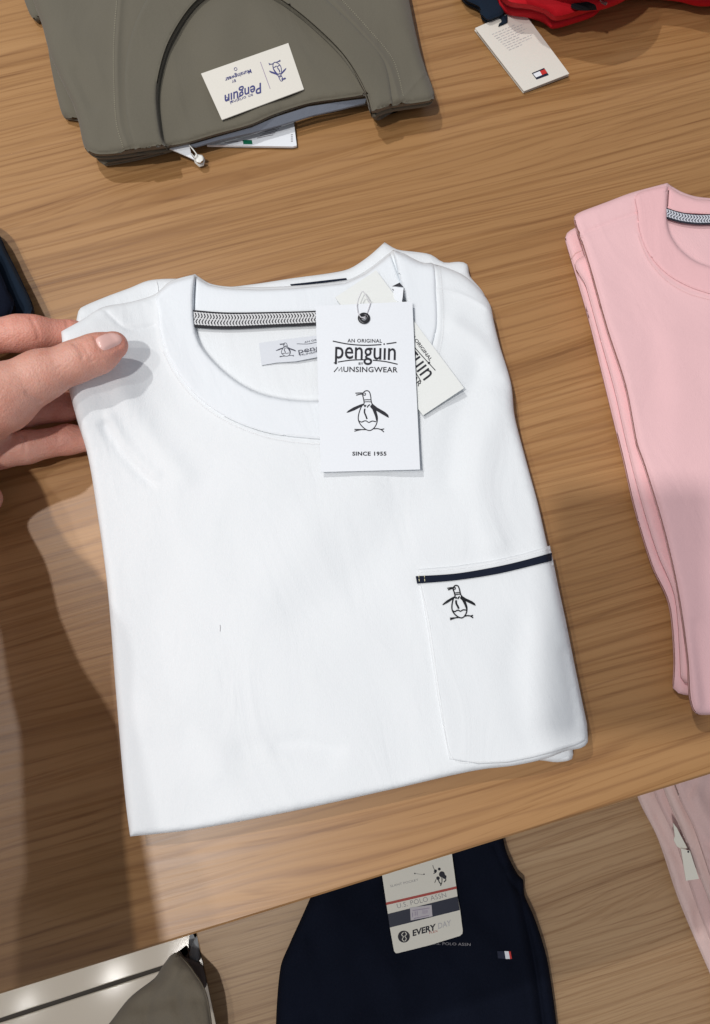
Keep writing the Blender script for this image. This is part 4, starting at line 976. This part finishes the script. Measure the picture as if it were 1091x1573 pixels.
creases = [(.0006, .0011, [(113, 527), (119, 533), (125, 541), (127, 550)]), (.0005, .0010, [(119, 525), (126, 532), (131, 541)]), (.0005, .0010, [(126, 527), (131, 534), (135, 542)]), (.0003, .001, [(138, 548), (141, 555)]),
           (.0007, .0012, [(47, 487), (52, 497), (57, 508), (60, 520)]), (.0006, .0012, [(101, 489), (104, 498), (105, 508)]), (.0004, .0012, [(4, 492), (10, 505), (16, 520)]), (.0008, .0014, [(64, 616), (54, 612), (42, 604)]), (.0006, .0012, [(36, 668), (38, 682), (37, 698)]),
           (.0009, .0013, [(146, 517), (149, 526), (153, 534), (161, 539), (173, 535), (187, 529)]), (.0004, .001, [(88, 662), (90, 680)])]
Kn = [(a_, w_, march(*cr(k, False, 4).T)) for a_, w_, k in creases]
Kn = [(a_, w_, q[(q[:, 2] > ZT) & (q[:, 2] < ZT + .3)].astype(np.float32)) for a_, w_, q in Kn]; Kn = [k for k in Kn if len(k[2]) > 1]
K1 = Kn
def bounds(pts, pad): A = np.array(pts); return A.min(0) - pad, A.max(0) + pad
lo, hi = bounds([WR, FA1, FA2] + [j[0] for c in (TH, IX, MI, RI, PI) for j in c], 0.05)
flo, fhi = bounds([pj((-30, 480), .0), pj((200, 520), .07), pj((-30, 720), .0), pj((150, 700), .07)], 0.004)
xs = grow(lo[0], flo[0], fhi[0], hi[0], 0.0009, 0.006); ys = grow(lo[1], flo[1], fhi[1], hi[1], 0.0009, 0.006); zs = grow(lo[2], flo[2] + .004, fhi[2], hi[2], 0.0009, 0.006)
V, Fs = surface_nets(hand, xs, ys, zs)
pers = thing('person', WR, 'left hand of a person pinching the shoulder of the white shirt between thumb and fingers', 'person')
hb = mesh_obj('hand_and_arm', V, Fs, SKIN, pers)
fl = np.zeros(len(V))
for c, s_, g in ((TH[-1][0], .013, .75), (IX[2][0], .03, .45), (IX[3][0], .02, .3), (IX[4][0], .02, .6), (RI[3][0], .02, .3), (MI[3][0], .02, .3)):
    fl = np.maximum(fl, g * np.exp(-((V - c) ** 2).sum(-1) / s_ ** 2))
at = hb.data.attributes.new('flush', 'FLOAT', 'POINT'); at.data.foreach_set('value', fl)
# thumbnail: a curved plate on the thumb
no = cr([(147.5, 520), (150.5, 531), (159, 538.5), (172, 535), (185, 528), (187.5, 521), (184, 514.5), (175, 511), (163, 512)], True, 2)
gxx, gyy = np.meshgrid(np.arange(146, 192, 2.0), np.arange(504, 540, 2.0)); G = np.stack([gxx.ravel(), gyy.ravel()], -1); G = G[inside(G, no)]; G = G[dist_poly(G, no, True) > 1]
P = np.vstack([no, G]); m = len(no)
res = delaunay_2d_cdt([Vector(p) for p in P], [(i, (i + 1) % m) for i in range(m)], [], 1, 1e-5)
P2 = np.array([[v.x, v.y] for v in res[0]]); Vn = march(P2[:, 0], P2[:, 1]); dd = dist_poly(P2, no, True)
Vn[:, 2] += 0.0006 * np.sqrt(np.clip(dd / 4, 0, 1)) - 0.0001
ok = (np.abs(Vn - TH[-1][0]).max(1) < 0.03); good = [tuple(f) for f in res[2] if all(ok[i] for i in f)]
used = sorted({i for f in good for i in f}); ren = {i: k for k, i in enumerate(used)}
mesh_obj('thumbnail', Vn[used], orient_up(Vn[used], [tuple(ren[i] for i in f) for f in good]), NAIL, pers)
# cuff of the sleeve further up the arm
ax = FA2 - FA1; cp = [Vector(FA1 + ax * t) for t in (0.60, 0.64, 0.8, 0.95, 1.10)]
V, Fc = tube(cp, [0.040, 0.043, 0.046, 0.049, 0.051], 24); mesh_obj('sleeve', V, Fc, NAVY2, pers)

# ------------------------------------------------------------------ the phone that takes the picture, held just behind the lens
R3 = np.array(Euler((math.radians(14.5), 0, math.radians(-15.9))).to_matrix())
pc = CAM + R3 @ np.array([-0.004, -0.030, 0.008])
V, Fc = box(-0.036, 0.036, -0.055, 0.055, -0.004, 0.004, 0.002)
V = np.array(V) @ R3.T + pc
ph = thing('phone', pc, 'black phone held above the table, taking the picture', 'phone')
mesh_obj('case', V, Fc, PHONE, ph, smooth=False)
V, Fc = box(-0.034, 0.034, -0.052, 0.052, 0.0042, 0.0046); V = np.array(V) @ R3.T + pc; mesh_obj('screen', V, Fc, GUN, ph, smooth=False)
